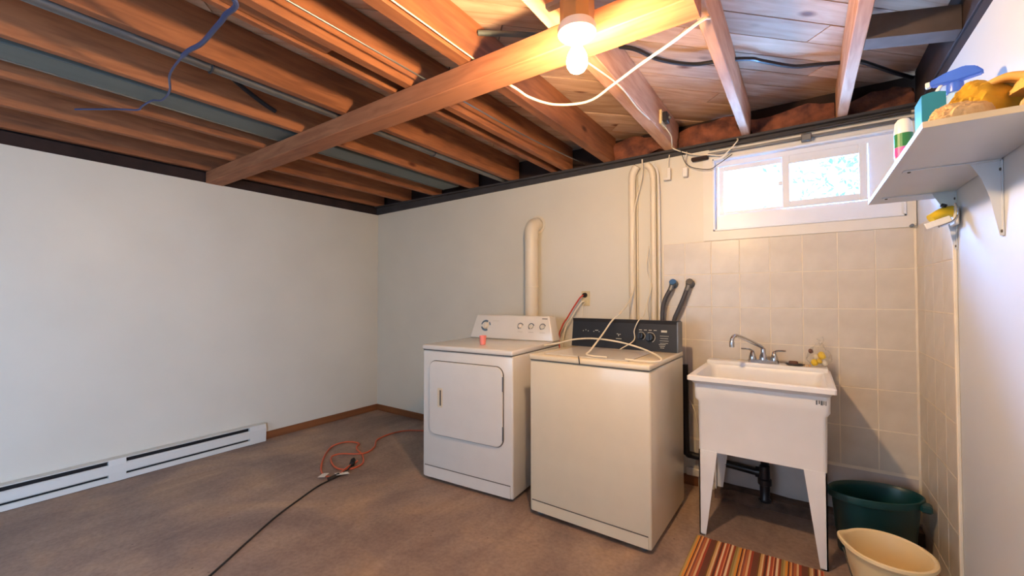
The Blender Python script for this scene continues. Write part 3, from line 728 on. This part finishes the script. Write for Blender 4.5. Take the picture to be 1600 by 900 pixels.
# ------------------------------------------------------------------ tall white pipes on the wall
def wallpipe(x, lean, lab):
    t = thing('drain_pipe', lab, 'pipe', (x, 2.965, .2))
    world_obj('pipe', tubebm([(x, 2.965, .20), (x, 2.965, 1.2), (x, 2.965, 2.10)], .026 if lean > 0 else .020, n=18, sub=2), M['pvc'], t, smooth=True)
    world_obj('elbow', tubebm([(x, 2.965, 2.08), (x+lean*.006, 2.963, 2.125), (x+lean*.018, 2.96, 2.152), (x+lean*.040, 2.955, 2.180)], .027 if lean > 0 else .023, n=18), M['pvc'], t, smooth=True)
    world_obj('side_light_strip', boxbm(x+.028, x+.034, 2.982, 2.999, .3, 2.12), M['cordw'], t)  # pale strip stands in for light along the pipe's side
wallpipe(-1.005, 1, 'white vertical wall pipe behind the washer, left of the pair')
wallpipe(-.855, -1, 'white vertical wall pipe behind the washer, right of the pair')
cable('electrical_cable', [(-.845, 2.93, 2.17), (-.815, 2.945, 2.08), (-.812, 2.955, 1.7), (-.812, 2.955, 1.2), (-.812, 2.955, .9)], .006, 'plastic', 'white cable fixed along the right wall pipe')
cable('electrical_cable', [(-.885, 2.95, 1.60), (-.90, 2.95, 1.45), (-.868, 2.935, 1.33), (-.895, 2.95, 1.2), (-.885, 2.95, 1.05)], .003, 'cordw', 'thin twisted wire between the two white wall pipes')
# tap valves with grey hoses
for x, x2, mm, lab in ((-.728, -.79, 'bluep', 'grey washer hose on the blue wall valve'), (-.622, -.715, 'steel', 'grey washer hose on the bare metal wall valve')):
    t = thing('water_hose', lab, 'hose', (x, 2.95, 1.33))
    bm = nb(); lathe(bm, [(.012, 0), (.030, .002), (.028, .008), (.015, .014), (.015, .05)], 0, 0, 12, cap0=True, cap1=True); xf(bm, Matrix.Translation((x, D-.008, 1.335)) @ Matrix.Rotation(PI/2, 4, 'X'))
    v = world_obj('valve', bm, M['steel'], t, smooth=True)
    bm = nb(); lathe(bm, [(.022, -.006), (.024, 0), (.022, .006)], 0, 0, 8, cap0=True, cap1=True); xf(bm, Matrix.Translation((x+.006, 2.935, 1.348)) @ Matrix.Rotation(R(60), 4, 'X')); world_obj('valve_handle', bm, M[mm], t)
    world_obj('nut', tubebm([(x, 2.945, 1.335), (x-.006, 2.94, 1.31), (x-.012, 2.935, 1.29)], .016, n=10), M['steel'], t)
    world_obj('hose', tubebm([(x-.010, 2.937, 1.30), (x+(x2-x)*(.7 if x < -.7 else .36), 2.93, 1.23), (x+(x2-x)*(.95 if x < -.7 else .68), 2.93, 1.16), (x2, 2.93, 1.08), (x2-.005, 2.93, .95), (x2, 2.90, .75), (x2, 2.86, .5), (x2-.03, 2.80, .25)], .0145, n=14), M['hose'], t, smooth=True)

# ------------------------------------------------------------------ laundry tub
lt = thing('laundry_sink', 'white plastic laundry sink on four tapered legs', 'sink', (-.20, 2.64, 0))
X0_, X1_, Y0_, Y1_ = -.513, .117, 2.355, 2.955
def ringrect(bm, rects):
    """stack of rounded rectangles (x0,x1,y0,y1,z,r) joined into a shell"""
    rings = []
    for (a, b, c, d, z, r) in rects:
        rings.append([bm.verts.new((p[0], p[1], z)) for p in rrect(a, b, c, d, r, 4)])
    for p, q in zip(rings, rings[1:]):
        N = len(p)
        for i in range(N): bm.faces.new((p[i], p[(i+1) % N], q[(i+1) % N], q[i]))
    return rings
bm = nb()
sk = [(-.468, .080, 2.408, 2.93, .440, .02), (-.470, .083, 2.404, 2.93, .695, .02), (-.484, .094, 2.394, 2.93, .715, .02), (-.487, .096, 2.392, 2.93, .79, .02),
      (-.500, .104, 2.372, 2.94, .808, .015), (X0_, X1_, Y0_, Y1_, .812, .012), (X0_, X1_, Y0_, Y1_, .832, .012), (X0_+.008, X1_-.008, Y0_+.006, Y1_-.004, .838, .012),
      (-.478, .084, 2.392, 2.838, .834, .03), (-.470, .076, 2.400, 2.832, .815, .035), (-.445, .050, 2.425, 2.81, .56, .06), (-.42, .025, 2.45, 2.79, .535, .06), (-.22, -.17, 2.60, 2.64, .525, .01)]
rg = ringrect(bm, sk); bm.faces.new(rg[-1])
bmesh.ops.recalc_face_normals(bm, faces=bm.faces[:])
basin = world_obj('basin', bm, M['tub'], lt, smooth=True)
world_obj('faucet_ledge', boxbm(-.500, .105, 2.845, 2.952, .830, .858, bev=.006, seg=2), M['tub'], lt, smooth=True)
for k_, (a, b_, mmw) in enumerate(((0, .006, 1), (.011, .004, .6), (.018, .008, 1), (.029, .003, .8), (.036, .003, 1))):
    world_obj('label_mark', boxbm(.040+a, .040+a+b_, 2.3905, 2.393, .765-.012*mmw, .765+.008), M['print'] if k_ % 2 == 0 else M['seam'], lt)
def leg(sx, sy):
    bx = -.466 if sx < 0 else .078; by = 2.406 if sy < 0 else 2.925
    dx = 1 if sx < 0 else -1; dy = 1 if sy < 0 else -1
    bm = nb()
    # two tapered plates meeting at the outer corner
    pts = [(bx, 0.0), (bx+dx*.030, 0.0), (bx+dx*.088, .443), (bx, .443)]
    prism(bm, pts, 'Y', by, by+dy*.006)
    pts = [(by, 0.0), (by+dy*.030, 0.0), (by+dy*.085, .443), (by, .443)]
    prism(bm, pts, 'X', bx, bx+dx*.006)
    box(bm, min(bx, bx+dx*.028), max(bx, bx+dx*.028), min(by, by+dy*.028), max(by, by+dy*.028), 0, .006)
    return bm
for sx in (-1, 1):
    for sy in (-1, 1): world_obj('leg', leg(sx, sy), M['tub'], lt)
# faucet
fy = 2.885
bm = nb(); prism(bm, rrect(-.278, -.120, fy-.024, fy+.024, .02, 5), 'Z', .8585, .878); fc = world_obj('faucet', bm, M['chrome'], lt, smooth=True)
bm = nb(); lathe(bm, [(.022, .878), (.020, .90), (.014, .915), (.013, .945)], -.200, fy, 16, cap1=True); world_obj('spout_base', bm, M['chrome'], lt, fc, smooth=True)
world_obj('spout', tubebm([(-.200, fy, .925), (-.205, fy-.01, .950), (-.235, fy-.06, .975), (-.30, fy-.17, 1.020), (-.322, fy-.205, 1.028), (-.334, fy-.222, 1.012), (-.336, fy-.225, .985), (-.336, fy-.225, .965)], lambda t: .0105 if t < .8 else .013, n=14), M['chrome'], lt, fc, smooth=True)
for x, s in ((-.255, -1), (-.145, 1)):
    bm = nb(); lathe(bm, [(.021, .878), (.021, .886), (.016, .905), (.010, .925), (.004, .932)], x, fy, 16, cap1=True)
    tube(bm, [(x, fy, .925), (x+s*.02, fy-.008, .936), (x+s*.058, fy-.02, .938)], lambda t: .0065-.002*t, n=8)
    world_obj('tap_handle', bm, M['chrome'], lt, fc, smooth=True)
# things on the ledge
sd = thing('soap_dish', 'small dark dish with a brown soap bar on the sink ledge', 'soap dish', (-.035, 2.865, .8585))
bm = nb(); lathe(bm, [(.001, .8585), (.030, .8585), (.040, .868), (.038, .870), (.028, .862), (.001, .862)], -.045, 2.875, 20, sx=1.2, sy=.6, cap0=True, cap1=True); world_obj('dish', bm, M['dark'], sd, smooth=True)
world_obj('soap', boxbm(-.075, -.030, 2.862, 2.888, .863, .884, bev=.006, seg=2), M['sponge'], sd)
for k_, (x, y) in enumerate(((-.004, 2.875), (.010, 2.868), (.024, 2.880))):
    _l = ('tiny tan scrap on the sink ledge right beside the soap dish', 'middle one of three tiny tan scraps on the sink ledge', 'tiny tan scrap on the sink ledge nearest the plastic bag')[k_]
    tag(obj('soap_piece', boxbm(x-.006, x+.006, y-.007, y+.007, .8585, .870, bev=.002), M['tan']), _l, 'soap scrap', 'scraps on the sink ledge')
bg_ = thing('plastic_bag', 'clear plastic bag of yellow sponges on the right sink corner', 'bag', (.068, 2.89, .8585))
bm = nb(); bmesh.ops.create_icosphere(bm, subdivisions=4, radius=1)
for v in bm.verts:
    n0 = noise.noise(v.co*2.3)*.28+noise.noise(v.co*6)*.10
    c0 = v.co*(1+n0); zz = max(c0.z, -.75)
    tp = 1-.45*max(0, zz)
    v.co = Vector((.066+c0.x*.055*tp, 2.895+c0.y*.038*tp, .918+zz*.075))
world_obj('bag_film', bm, M['bag'], bg_, smooth=True)
bm = nb(); tube(bm, [(.072, 2.895, .985), (.078, 2.893, 1.005), (.070, 2.895, 1.022)], lambda t: .006+.012*t, n=9); world_obj('bag_neck', bm, M['bag'], bg_, smooth=True)
for (x, y, z, r, mm) in ((.045, 2.88, .884, .017, 'yellow'), (.078, 2.875, .925, .019, 'yellow'), (.052, 2.885, .915, .014, 'cordw'), (.028, 2.885, .945, .012, 'sponge'), (.090, 2.885, .885, .015, 'cordw'), (.066, 2.872, .895, .013, 'yellow')):
    bm = nb(); bmesh.ops.create_icosphere(bm, subdivisions=2, radius=r)
    for v in bm.verts: v.co *= 1+.35*noise.noise(v.co*60)
    xf(bm, Matrix.Translation((x, y, z)) @ Matrix.Diagonal((1, .8, 1.15, 1)))
    world_obj('sponge', bm, M[mm], bg_, smooth=True)
# black waste pipes under the sink
wp = thing('waste_pipe', 'black waste pipe with trap under the laundry sink', 'pipe', (-.21, 2.85, .05))
world_obj('pipe', tubebm([(-.655, 2.955, .80), (-.652, 2.955, .6), (-.650, 2.955, .26), (-.640, 2.955, .215), (-.60, 2.953, .21), (-.40, 2.94, .205), (-.22, 2.93, .195)], .022, n=16, sub=6), M['abs'], wp, smooth=True)
world_obj('tee', tubebm([(-.25, 2.933, .197), (-.20, 2.93, .197)], .031, n=16, sub=1), M['abs'], wp, smooth=True)
world_obj('tailpiece', tubebm([(-.195, 2.70, .53), (-.195, 2.75, .42), (-.198, 2.86, .33), (-.200, 2.90, .26), (-.200, 2.91, .20)], .022, n=16), M['abs'], wp, smooth=True)
bm = nb(); lathe(bm, [(.030, .055), (.033, .065), (.026, .075), (.026, .150), (.036, .155), (.036, .185), (.028, .190), (.026, .26)], -.200, 2.875, 18, cap0=True, cap1=True); world_obj('trap', bm, M['abs'], wp, smooth=True)
cable('loose_wire', [(-.640, 2.97, .58), (-.605, 2.95, .53), (-.578, 2.93, .45), (-.572, 2.93, .33)], .003, 'cordw', 'thin pale wire hanging between washer and sink')
tag(obj('wall_bracket', boxbm(-.655, -.50, 2.975, 2.993, .068, .115, bev=.003), M['plastic']), 'small white strip on the wall left of the sink legs', 'strip')

# ------------------------------------------------------------------ tub, bucket, mat
gt = thing('storage_tub', 'dark green oval plastic tub in the corner by the sink', 'tub', (.272, 2.700, 0))
a_, b2 = .200, .129
def oval(bm, prof, cx, cy, rot, A=a_, B=b2, **k): return lathe(bm, [(r, z) for r, z in prof], cx, cy, 48, sx=A, sy=B, rot=rot, **k)
bm = nb(); oval(bm, [(.02, .003), (.74, .003), (.78, .012), (.90, .262), (.925, .268), (.995, .272), (1.0, .284), (.985, .300), (.955, .303), (.925, .298), (.89, .28), (.76, .02), (.02, .015)], .272, 2.700, R(25), cap0=True, cap1=True)
world_obj('body', bm, M['green'], gt, smooth=True)
bm = nb(); xf((box(bm, .158, .200, -.030, .030, .262, .296, bev=.008), bm)[1], Matrix.Translation((.272, 2.700, 0)) @ Matrix.Rotation(R(-6), 4, 'Z')); 
for v in bm.verts: v.co.x = min(v.co.x, XR-.016)
world_obj('handle', bm, M['green'], gt)
bk = thing('bucket', 'pale cream plastic bucket with a pouring lip at bottom right', 'bucket', (.262, 2.235, 0))
bm = nb(); rings = lathe(bm, [(.002, .004), (.100, .004), (.106, .010), (.134, .225), (.146, .232), (.150, .240), (.148, .249), (.142, .252), (.134, .247), (.132, .240), (.118, .10), (.116, .095), (.101, .018), (.002, .016)], .262, 2.235, 56, sx=.97, sy=1.03, rot=R(15), cap0=True, cap1=True)
for v in bm.verts:   # pouring lip on the left
    dx, dy = v.co.x-.262, v.co.y-2.235; an = math.degrees(math.atan2(dy, dx)) % 360
    d_ = abs((an-172+180) % 360-180)
    if d_ < 30 and v.co.z > .2:
        f_ = (math.cos(d_/30*PI)+1)/2*(v.co.z-.2)/.05
        v.co.x += dx*.11*f_; v.co.y += dy*.11*f_; v.co.z += .006*f_
world_obj('body', bm, M['yellowp'], bk, smooth=True)
world_obj('handle', tubebm([(.262-.148*math.cos(R(15)), 2.235-.148*math.sin(R(15)), .225), (.16, 2.10, .12), (.24, 2.055, .06), (.34, 2.09, .12), (.262+.148*math.cos(R(15)), 2.235+.148*math.sin(R(15)), .225)], .003, n=8), M['cordk'], bk, smooth=True)

def stripes():
    m, n, l, b = nodes('striped_mat'); b.inputs['Roughness'].default_value = .9
    tc = n.new('ShaderNodeTexCoord'); sp = n.new('ShaderNodeSeparateXYZ'); l.new(tc.outputs['Object'], sp.inputs[0])
    rp = n.new('ShaderNodeValToRGB'); rp.color_ramp.interpolation = 'CONSTANT'
    cols = ['#6d4a22', '#c79a5c', '#d9b888', '#a3522c', '#5d2b1c', '#c8643a', '#e0c9a0', '#a8482c', '#d98a5c', '#7c3420', '#e3c8a0', '#b85a34', '#8a3a22', '#8c7a42', '#b3995c', '#d8923c', '#4d2a26', '#c06a2c', '#e2b070', '#8a4a3a', '#b5653c', '#d9b080', '#a04028', '#6a3a2a']
    # colour ramps hold 32 stops: repeat with modulo for finer stripes
    mu = n.new('ShaderNodeMath'); mu.operation = 'MULTIPLY'; mu.inputs[1].default_value = 1/.19; l.new(sp.outputs['X'], mu.inputs[0])
    fr = n.new('ShaderNodeMath'); fr.operation = 'FRACT'; l.new(mu.outputs[0], fr.inputs[0]); l.new(fr.outputs[0], rp.inputs['Fac'])
    e = rp.color_ramp.elements; rs = random.Random(9); pos = 0
    e[0].position = 0; e[0].color = rgb(cols[0]); e[1].position = .03; e[1].color = rgb(cols[1]); pos = .03
    for i in range(2, 24):
        pos += .94/23*rs.uniform(.5, 1.5)*.98; q = e.new(min(pos, .99)); q.color = rgb(cols[i])
    l.new(rp.outputs[0], b.inputs['Base Color'])
    nz = n.new('ShaderNodeTexNoise'); nz.inputs['Scale'].default_value = 250; l.new(tc.outputs['Object'], nz.inputs['Vector'])
    bp = n.new('ShaderNodeBump'); bp.inputs['Strength'].default_value = .5; bp.inputs['Distance'].default_value = .004; l.new(nz.outputs['Fac'], bp.inputs['Height']); l.new(bp.outputs[0], b.inputs['Normal'])
    return m
bm = nb()
NX, NY = 60, 30
gv = [[bm.verts.new((-.475+.535*i/NX, 2.375-.62*j/NY+.010*i/NX, .0035+.0035*abs(math.sin(i*1.7))+.003*noise.noise(Vector((i*.2, j*.3, 0))))) for j in range(NY+1)] for i in range(NX+1)]
for i in range(NX):
    for j in range(NY): bm.faces.new((gv[i][j], gv[i][j+1], gv[i+1][j+1], gv[i+1][j]))
ex = bmesh.ops.extrude_face_region(bm, geom=bm.faces[:])
for v in [q for q in ex['geom'] if isinstance(q, bmesh.types.BMVert)]: v.co.z = .0006
bmesh.ops.recalc_face_normals(bm, faces=bm.faces[:])
tag(obj('floor_mat', bm, stripes(), smooth=True), 'brown and orange striped woven mat at the foot of the sink', 'mat')

# ------------------------------------------------------------------ cords on the floor
oc = thing('extension_cord', 'orange extension cord coiled loosely on the floor left of dryer', 'cord', (-2.95, 2.0, 0))
world_obj('cord', tubebm([(-2.35, 2.96, .01), (-2.60, 2.93, .008), (-2.80, 2.83, .007), (-2.927, 2.754, .007), (-3.05, 2.67, .007), (-3.099, 2.526, .007), (-3.068, 2.362, .007), (-2.98, 2.27, .007), (-2.935, 2.228, .008), (-2.879, 2.12, .010), (-2.90, 2.04, .016), (-3.01, 1.97, .016), (-3.02, 1.90, .014),
     (-2.93, 1.84, .010), (-2.80, 1.80, .008), (-2.72, 1.83, .008), (-2.70, 1.90, .008), (-2.74, 1.98, .007), (-2.88, 2.07, .007), (-3.00, 2.11, .009), (-3.06, 2.15, .012), (-3.10, 2.20, .007), (-3.16, 2.21, .007), (-3.241, 2.165, .007), (-3.246, 2.05, .007), (-3.114, 1.901, .007), (-2.93, 1.758, .007), (-2.80, 1.69, .007), (-2.70, 1.685, .009), (-2.68, 1.74, .014), (-2.73, 1.84, .018), (-2.76, 1.92, .016), (-2.78, 1.96, .014)], .0065, n=8, sub=6), M['orange'], oc, smooth=True)
world_obj('connector', tubebm([(-2.83, 1.96, .018), (-2.80, 1.935, .020), (-2.76, 1.90, .018), (-2.73, 1.87, .014)], lambda t: (.010, .019, .019, .008)[min(3, int(t*3.999))], n=12, sub=4), M['black'], oc, smooth=True)
bc = thing('extension_cord', 'black power cord running across the floor to the orange one', 'cord', (-2.4, 1.2, 0))
world_obj('cord', tubebm([(-1.75, .15, .006), (-2.05, .55, .006), (-2.2, .799, .006), (-2.336, 1.002, .006), (-2.47, 1.208, .006), (-2.572, 1.411, .006), (-2.64, 1.56, .006), (-2.66, 1.66, .007), (-2.67, 1.74, .010), (-2.70, 1.83, .016), (-2.73, 1.865, .016)], .0055, n=8), M['cordk'], bc, smooth=True)
world_obj('plug', tubebm([(-2.672, 1.655, .012), (-2.668, 1.70, .014), (-2.675, 1.735, .014)], .013, n=10), M['cordk'], bc, smooth=True)
bm = nb()
for (cx, cy, rz, ln) in ((-2.745, 1.665, R(130), .10), (-2.665, 1.755, R(75), .09)):
    b3 = boxbm(-ln/2, ln/2, -.022, .022, -.0006, .0006); me_ = bpy.data.meshes.new('t'); xf(b3, Matrix.Translation((cx, cy, .018)) @ Matrix.Rotation(rz, 4, 'Z') @ Matrix.Rotation(R(8), 4, 'Y')); b3.to_mesh(me_); b3.free(); bm.from_mesh(me_); bpy.data.meshes.remove(me_)
world_obj('paper_tag', bm, M['paper'], bc, label='white paper safety tag')

# ------------------------------------------------------------------ shelf and what stands on it
sh = thing('wall_shelf', 'white wall shelf on two brackets at upper right', 'shelf', (XR, 1.94, 1.66))
SX0, SY0, SY1, SZ = .243, 1.405, 2.455, 1.660
world_obj('board', boxbm(SX0, XR-.002, SY0, SY1, SZ, SZ+.016, bev=.001), M['shelf'], sh)
world_obj('edge_band', boxbm(SX0, XR-.002, SY0-.0015, SY0, SZ+.0005, SZ+.0155), M['shelfe'], sh)
for y in (1.86, 2.32):
    bm = nb()
    prism(bm, [(XR-.001, SZ-.001), (XR-.068, SZ-.001), (XR-.044, SZ-.05), (XR-.027, SZ-.11), (XR-.008, SZ-.228), (XR-.001, SZ-.228)], 'Y', y-.003, y)
    box(bm, XR-.004, XR-.001, y-.012, y+.012, SZ-.228, SZ-.001)
    box(bm, SX0+.03, XR-.001, y-.012, y+.012, SZ-.004, SZ-.0005)
    br = world_obj('bracket', bm, M['shelf'], sh)
    for z in (SZ-.03, SZ-.215):
        bm = nb(); lathe(bm, [(.005, 0), (.004, .003)], 0, 0, 10, cap0=True, cap1=True); xf(bm, Matrix.Translation((XR-.004, y-.006, z)) @ Matrix.Rotation(-PI/2, 4, 'Y')); world_obj('screw', bm, M['seam'], sh, br)
    bm = nb(); lathe(bm, [(.005, 0), (.004, .003)], 0, 0, 10, cap0=True, cap1=True); xf(bm, Matrix.Translation((SX0+.045, y, SZ-.004)) @ Matrix.Rotation(PI, 4, 'X')); world_obj('screw', bm, M['seam'], sh, br)
ZT = SZ+.0165
# small bottle, white top, green and magenta label
bo = thing('bottle', 'small white bottle with green and magenta label at shelf edge', 'bottle', (.272, 1.83, ZT), 0)
bm = nb(); lathe(bm, [(.001, ZT), (.020, ZT), (.022, ZT+.006), (.023, ZT+.11), (.021, ZT+.135), (.014, ZT+.146), (.001, ZT+.147)], .272, 1.83, 24, cap0=True, cap1=True); world_obj('body', bm, M['plastic'], bo, smooth=True)
bm = nb(); lathe(bm, [(.0236, ZT+.055), (.0238, ZT+.098)], .272, 1.83, 24); world_obj('green_label', bm, M['leafg'], bo)
bm = nb(); lathe(bm, [(.0236, ZT+.022), (.0238, ZT+.054)], .272, 1.83, 24); world_obj('magenta_label', bm, M['magenta'], bo)
# teal carton with curved top
tb = thing('carton', 'teal carton with a small yellow and red print on the shelf', 'carton', (.30, 1.65, ZT))
bm = nb(); prof = [(.276, ZT), (.325, ZT)] + [(.325-.049*k_/8, ZT+.132+.008*math.sin(PI*k_/8*.8)-.006*k_/8) for k_ in range(9)]
prism(bm, prof, 'Y', 1.60, 1.685); world_obj('body', bm, M['teal'], tb)
bm = nb()
for (x, z, s) in ((.288, .052, .007), (.296, .060, .006), (.303, .050, .008), (.296, .044, .005)): box(bm, x-s, x+s, 1.598, 1.600, ZT+z-s*.8, ZT+z+s*.8, bev=.001)
world_obj('printed_emblem', bm, M['yprint'], tb); world_obj('red_band', boxbm(.278, .312, 1.598, 1.600, ZT+.016, ZT+.030), M['redp'], tb)
# spray bottle
sbx, sby = .385, 1.80
sb = thing('spray_bottle', 'translucent spray bottle with a blue trigger head on the shelf', 'spray bottle', (sbx, sby, ZT))
bm = nb(); lathe(bm, [(.002, ZT), (.038, ZT), (.042, ZT+.01), (.042, ZT+.09), (.036, ZT+.14), (.022, ZT+.175), (.015, ZT+.19), (.015, ZT+.20)], sbx, sby, 28, cap0=True, cap1=True); world_obj('bottle_body', bm, M['spraybody'], sb, smooth=True)
bm = nb(); lathe(bm, [(.019, ZT+.190), (.020, ZT+.194), (.019, ZT+.218), (.012, ZT+.222)], sbx, sby, 20, cap0=True, cap1=True); world_obj('collar', bm, M['sprayb'], sb, smooth=True)
bm = nb(); side = [(-.052, .226), (-.054, .243), (-.02, .256), (.02, .262), (.045, .252), (.060, .232), (.056, .226), (.01, .222)]
prism(bm, side, 'Y', -.012, .012); bmesh.ops.bevel(bm, geom=bm.edges[:], offset=.003, segments=2, affect='EDGES')
xf(bm, Matrix.Translation((sbx, sby, ZT)) @ Matrix.Rotation(R(-18), 4, 'Z')); world_obj('trigger_head', bm, M['sprayb'], sb, smooth=True)
bm = nb(); box(bm, -.064, -.052, -.009, .009, .226, .243, bev=.002); xf(bm, Matrix.Translation((sbx, sby, ZT)) @ Matrix.Rotation(R(-18), 4, 'Z')); world_obj('nozzle', bm, M['plastic'], sb)
world_obj('trigger', tubebm([(sbx-.028, sby+.01, ZT+.225), (sbx-.040, sby+.012, ZT+.200), (sbx-.046, sby+.014, ZT+.170)], .005, n=8), M['plastic'], sb, smooth=True)

def cloth(name, c, size, seed, mm, lab, cat='cloth', fold=14, rz=0, amp=.22, parent=None):
    """a crumpled heap: a flattened dome with directional folds, resting on the shelf"""
    bm = nb(); bmesh.ops.create_icosphere(bm, subdivisions=5, radius=1)
    for v in bm.verts:
        p = v.co.copy(); q = p+Vector((seed, seed*.7, 0))
        d = amp*noise.noise(q*1.5)+amp*.7*abs(noise.noise(Vector((q.x*2.0, q.y*fold*.5, q.z*2))))+amp*.25*noise.noise(q*7)
        p *= 1+d; p.z = max(p.z, -.02)
        v.co = Vector((p.x*size[0], p.y*size[1], p.z*size[2]))
    xf(bm, Matrix.Rotation(rz, 4, 'Z'))
    for v in bm.verts:
        v.co += Vector(c); v.co.x = min(v.co.x, XR-.006); v.co.z = max(v.co.z, c[2]+.0005)
    return tag(obj(name, bm, M[mm], smooth=True), lab, cat)
cloth('cleaning_cloth', (.325, 1.455, ZT), (.066, .034, .046), 3.1, 'tan', 'crumpled tan cloth at the near end of the shelf', rz=R(25), fold=26)
cloth('cleaning_cloth', (.378, 1.530, ZT), (.098, .048, .108), 8.4, 'gold', 'bright golden yellow cloth heaped on the shelf', rz=R(30), amp=.18)
gv_ = thing('rubber_glove', 'pale yellow rubber glove lying atop the cloths on the shelf', 'glove', (.445, 1.50, ZT+.08))
cc = cloth('x', (.452, 1.47, ZT+.052), (.038, .055, .040), 5.2, 'rub', '', rz=R(20)); me_ = cc.data
bpy.data.objects.remove(cc); bm = nb(); bm.from_mesh(me_); world_obj('palm', bm, M['rub'], gv_, smooth=True)
for k_ in range(4):
    y_ = 1.475+.022*k_
    world_obj('finger', tubebm([(.440, y_, ZT+.085), (.405, y_+.012, ZT+.098+.003*k_), (.372-.006*k_, y_+.03, ZT+.092+.002*k_)], lambda t: .011-.004*t, n=10, sub=5), M['rub'], gv_, smooth=True)
world_obj('cuff', tubebm([(.460, 1.45, ZT+.080), (.466, 1.42, ZT+.098), (.468, 1.395, ZT+.105)], lambda t: .016+.006*t, n=12), M['rub'], gv_, smooth=True)
cloth('cleaning_cloth', (.448, 1.435, ZT), (.034, .030, .062), 1.7, 'tan', 'loosely folded tan cloth under the yellow glove', rz=R(10), fold=18)

# small gadget on the tiled side wall
gd = thing('toothbrush_holder', 'small chrome and yellow holder on the tiled wall under the shelf', 'holder', (XR-.01, 2.270, 1.55))
world_obj('backplate', boxbm(XR-.022, XR-.0085, 2.240, 2.310, 1.52, 1.59, bev=.004), M['plastic'], gd)
bm = nb(); tube(bm, [(XR-.022, 2.270, 1.575), (XR-.05, 2.260, 1.57), (XR-.085, 2.250, 1.548)], lambda t: .022-.004*t, n=14); world_obj('yellow_roll', bm, M['yellow'], gd, smooth=True)
world_obj('chrome_loop', tubebm([(XR-.022, 2.230, 1.598), (XR-.018, 2.222, 1.575), (XR-.020, 2.222, 1.545), (XR-.035, 2.222, 1.528), (XR-.062, 2.222, 1.516), (XR-.07, 2.224, 1.514)], .004, n=8), M['chrome'], gd, smooth=True)
bm = nb(); box(bm, -.045, .03, -.003, .003, -.012, .012, bev=.002); xf(bm, Matrix.Translation((XR-.062, 2.228, 1.533)) @ Matrix.Rotation(R(-20), 4, 'Y')); world_obj('white_strip', bm, M['plastic'], gd)
world_obj('dark_knob', tubebm([(XR-.05, 2.255, 1.592), (XR-.045, 2.255, 1.602)], .009, n=12, sub=1), M['cordkk'], gd)
tag(obj('wall_peg', tubebm([(XR-.025, D-.008, 1.618), (XR-.025, D-.04, 1.618)], .008, n=10, sub=1), M['steel']), 'tiny grey peg at the corner just below the shelf height', 'peg')
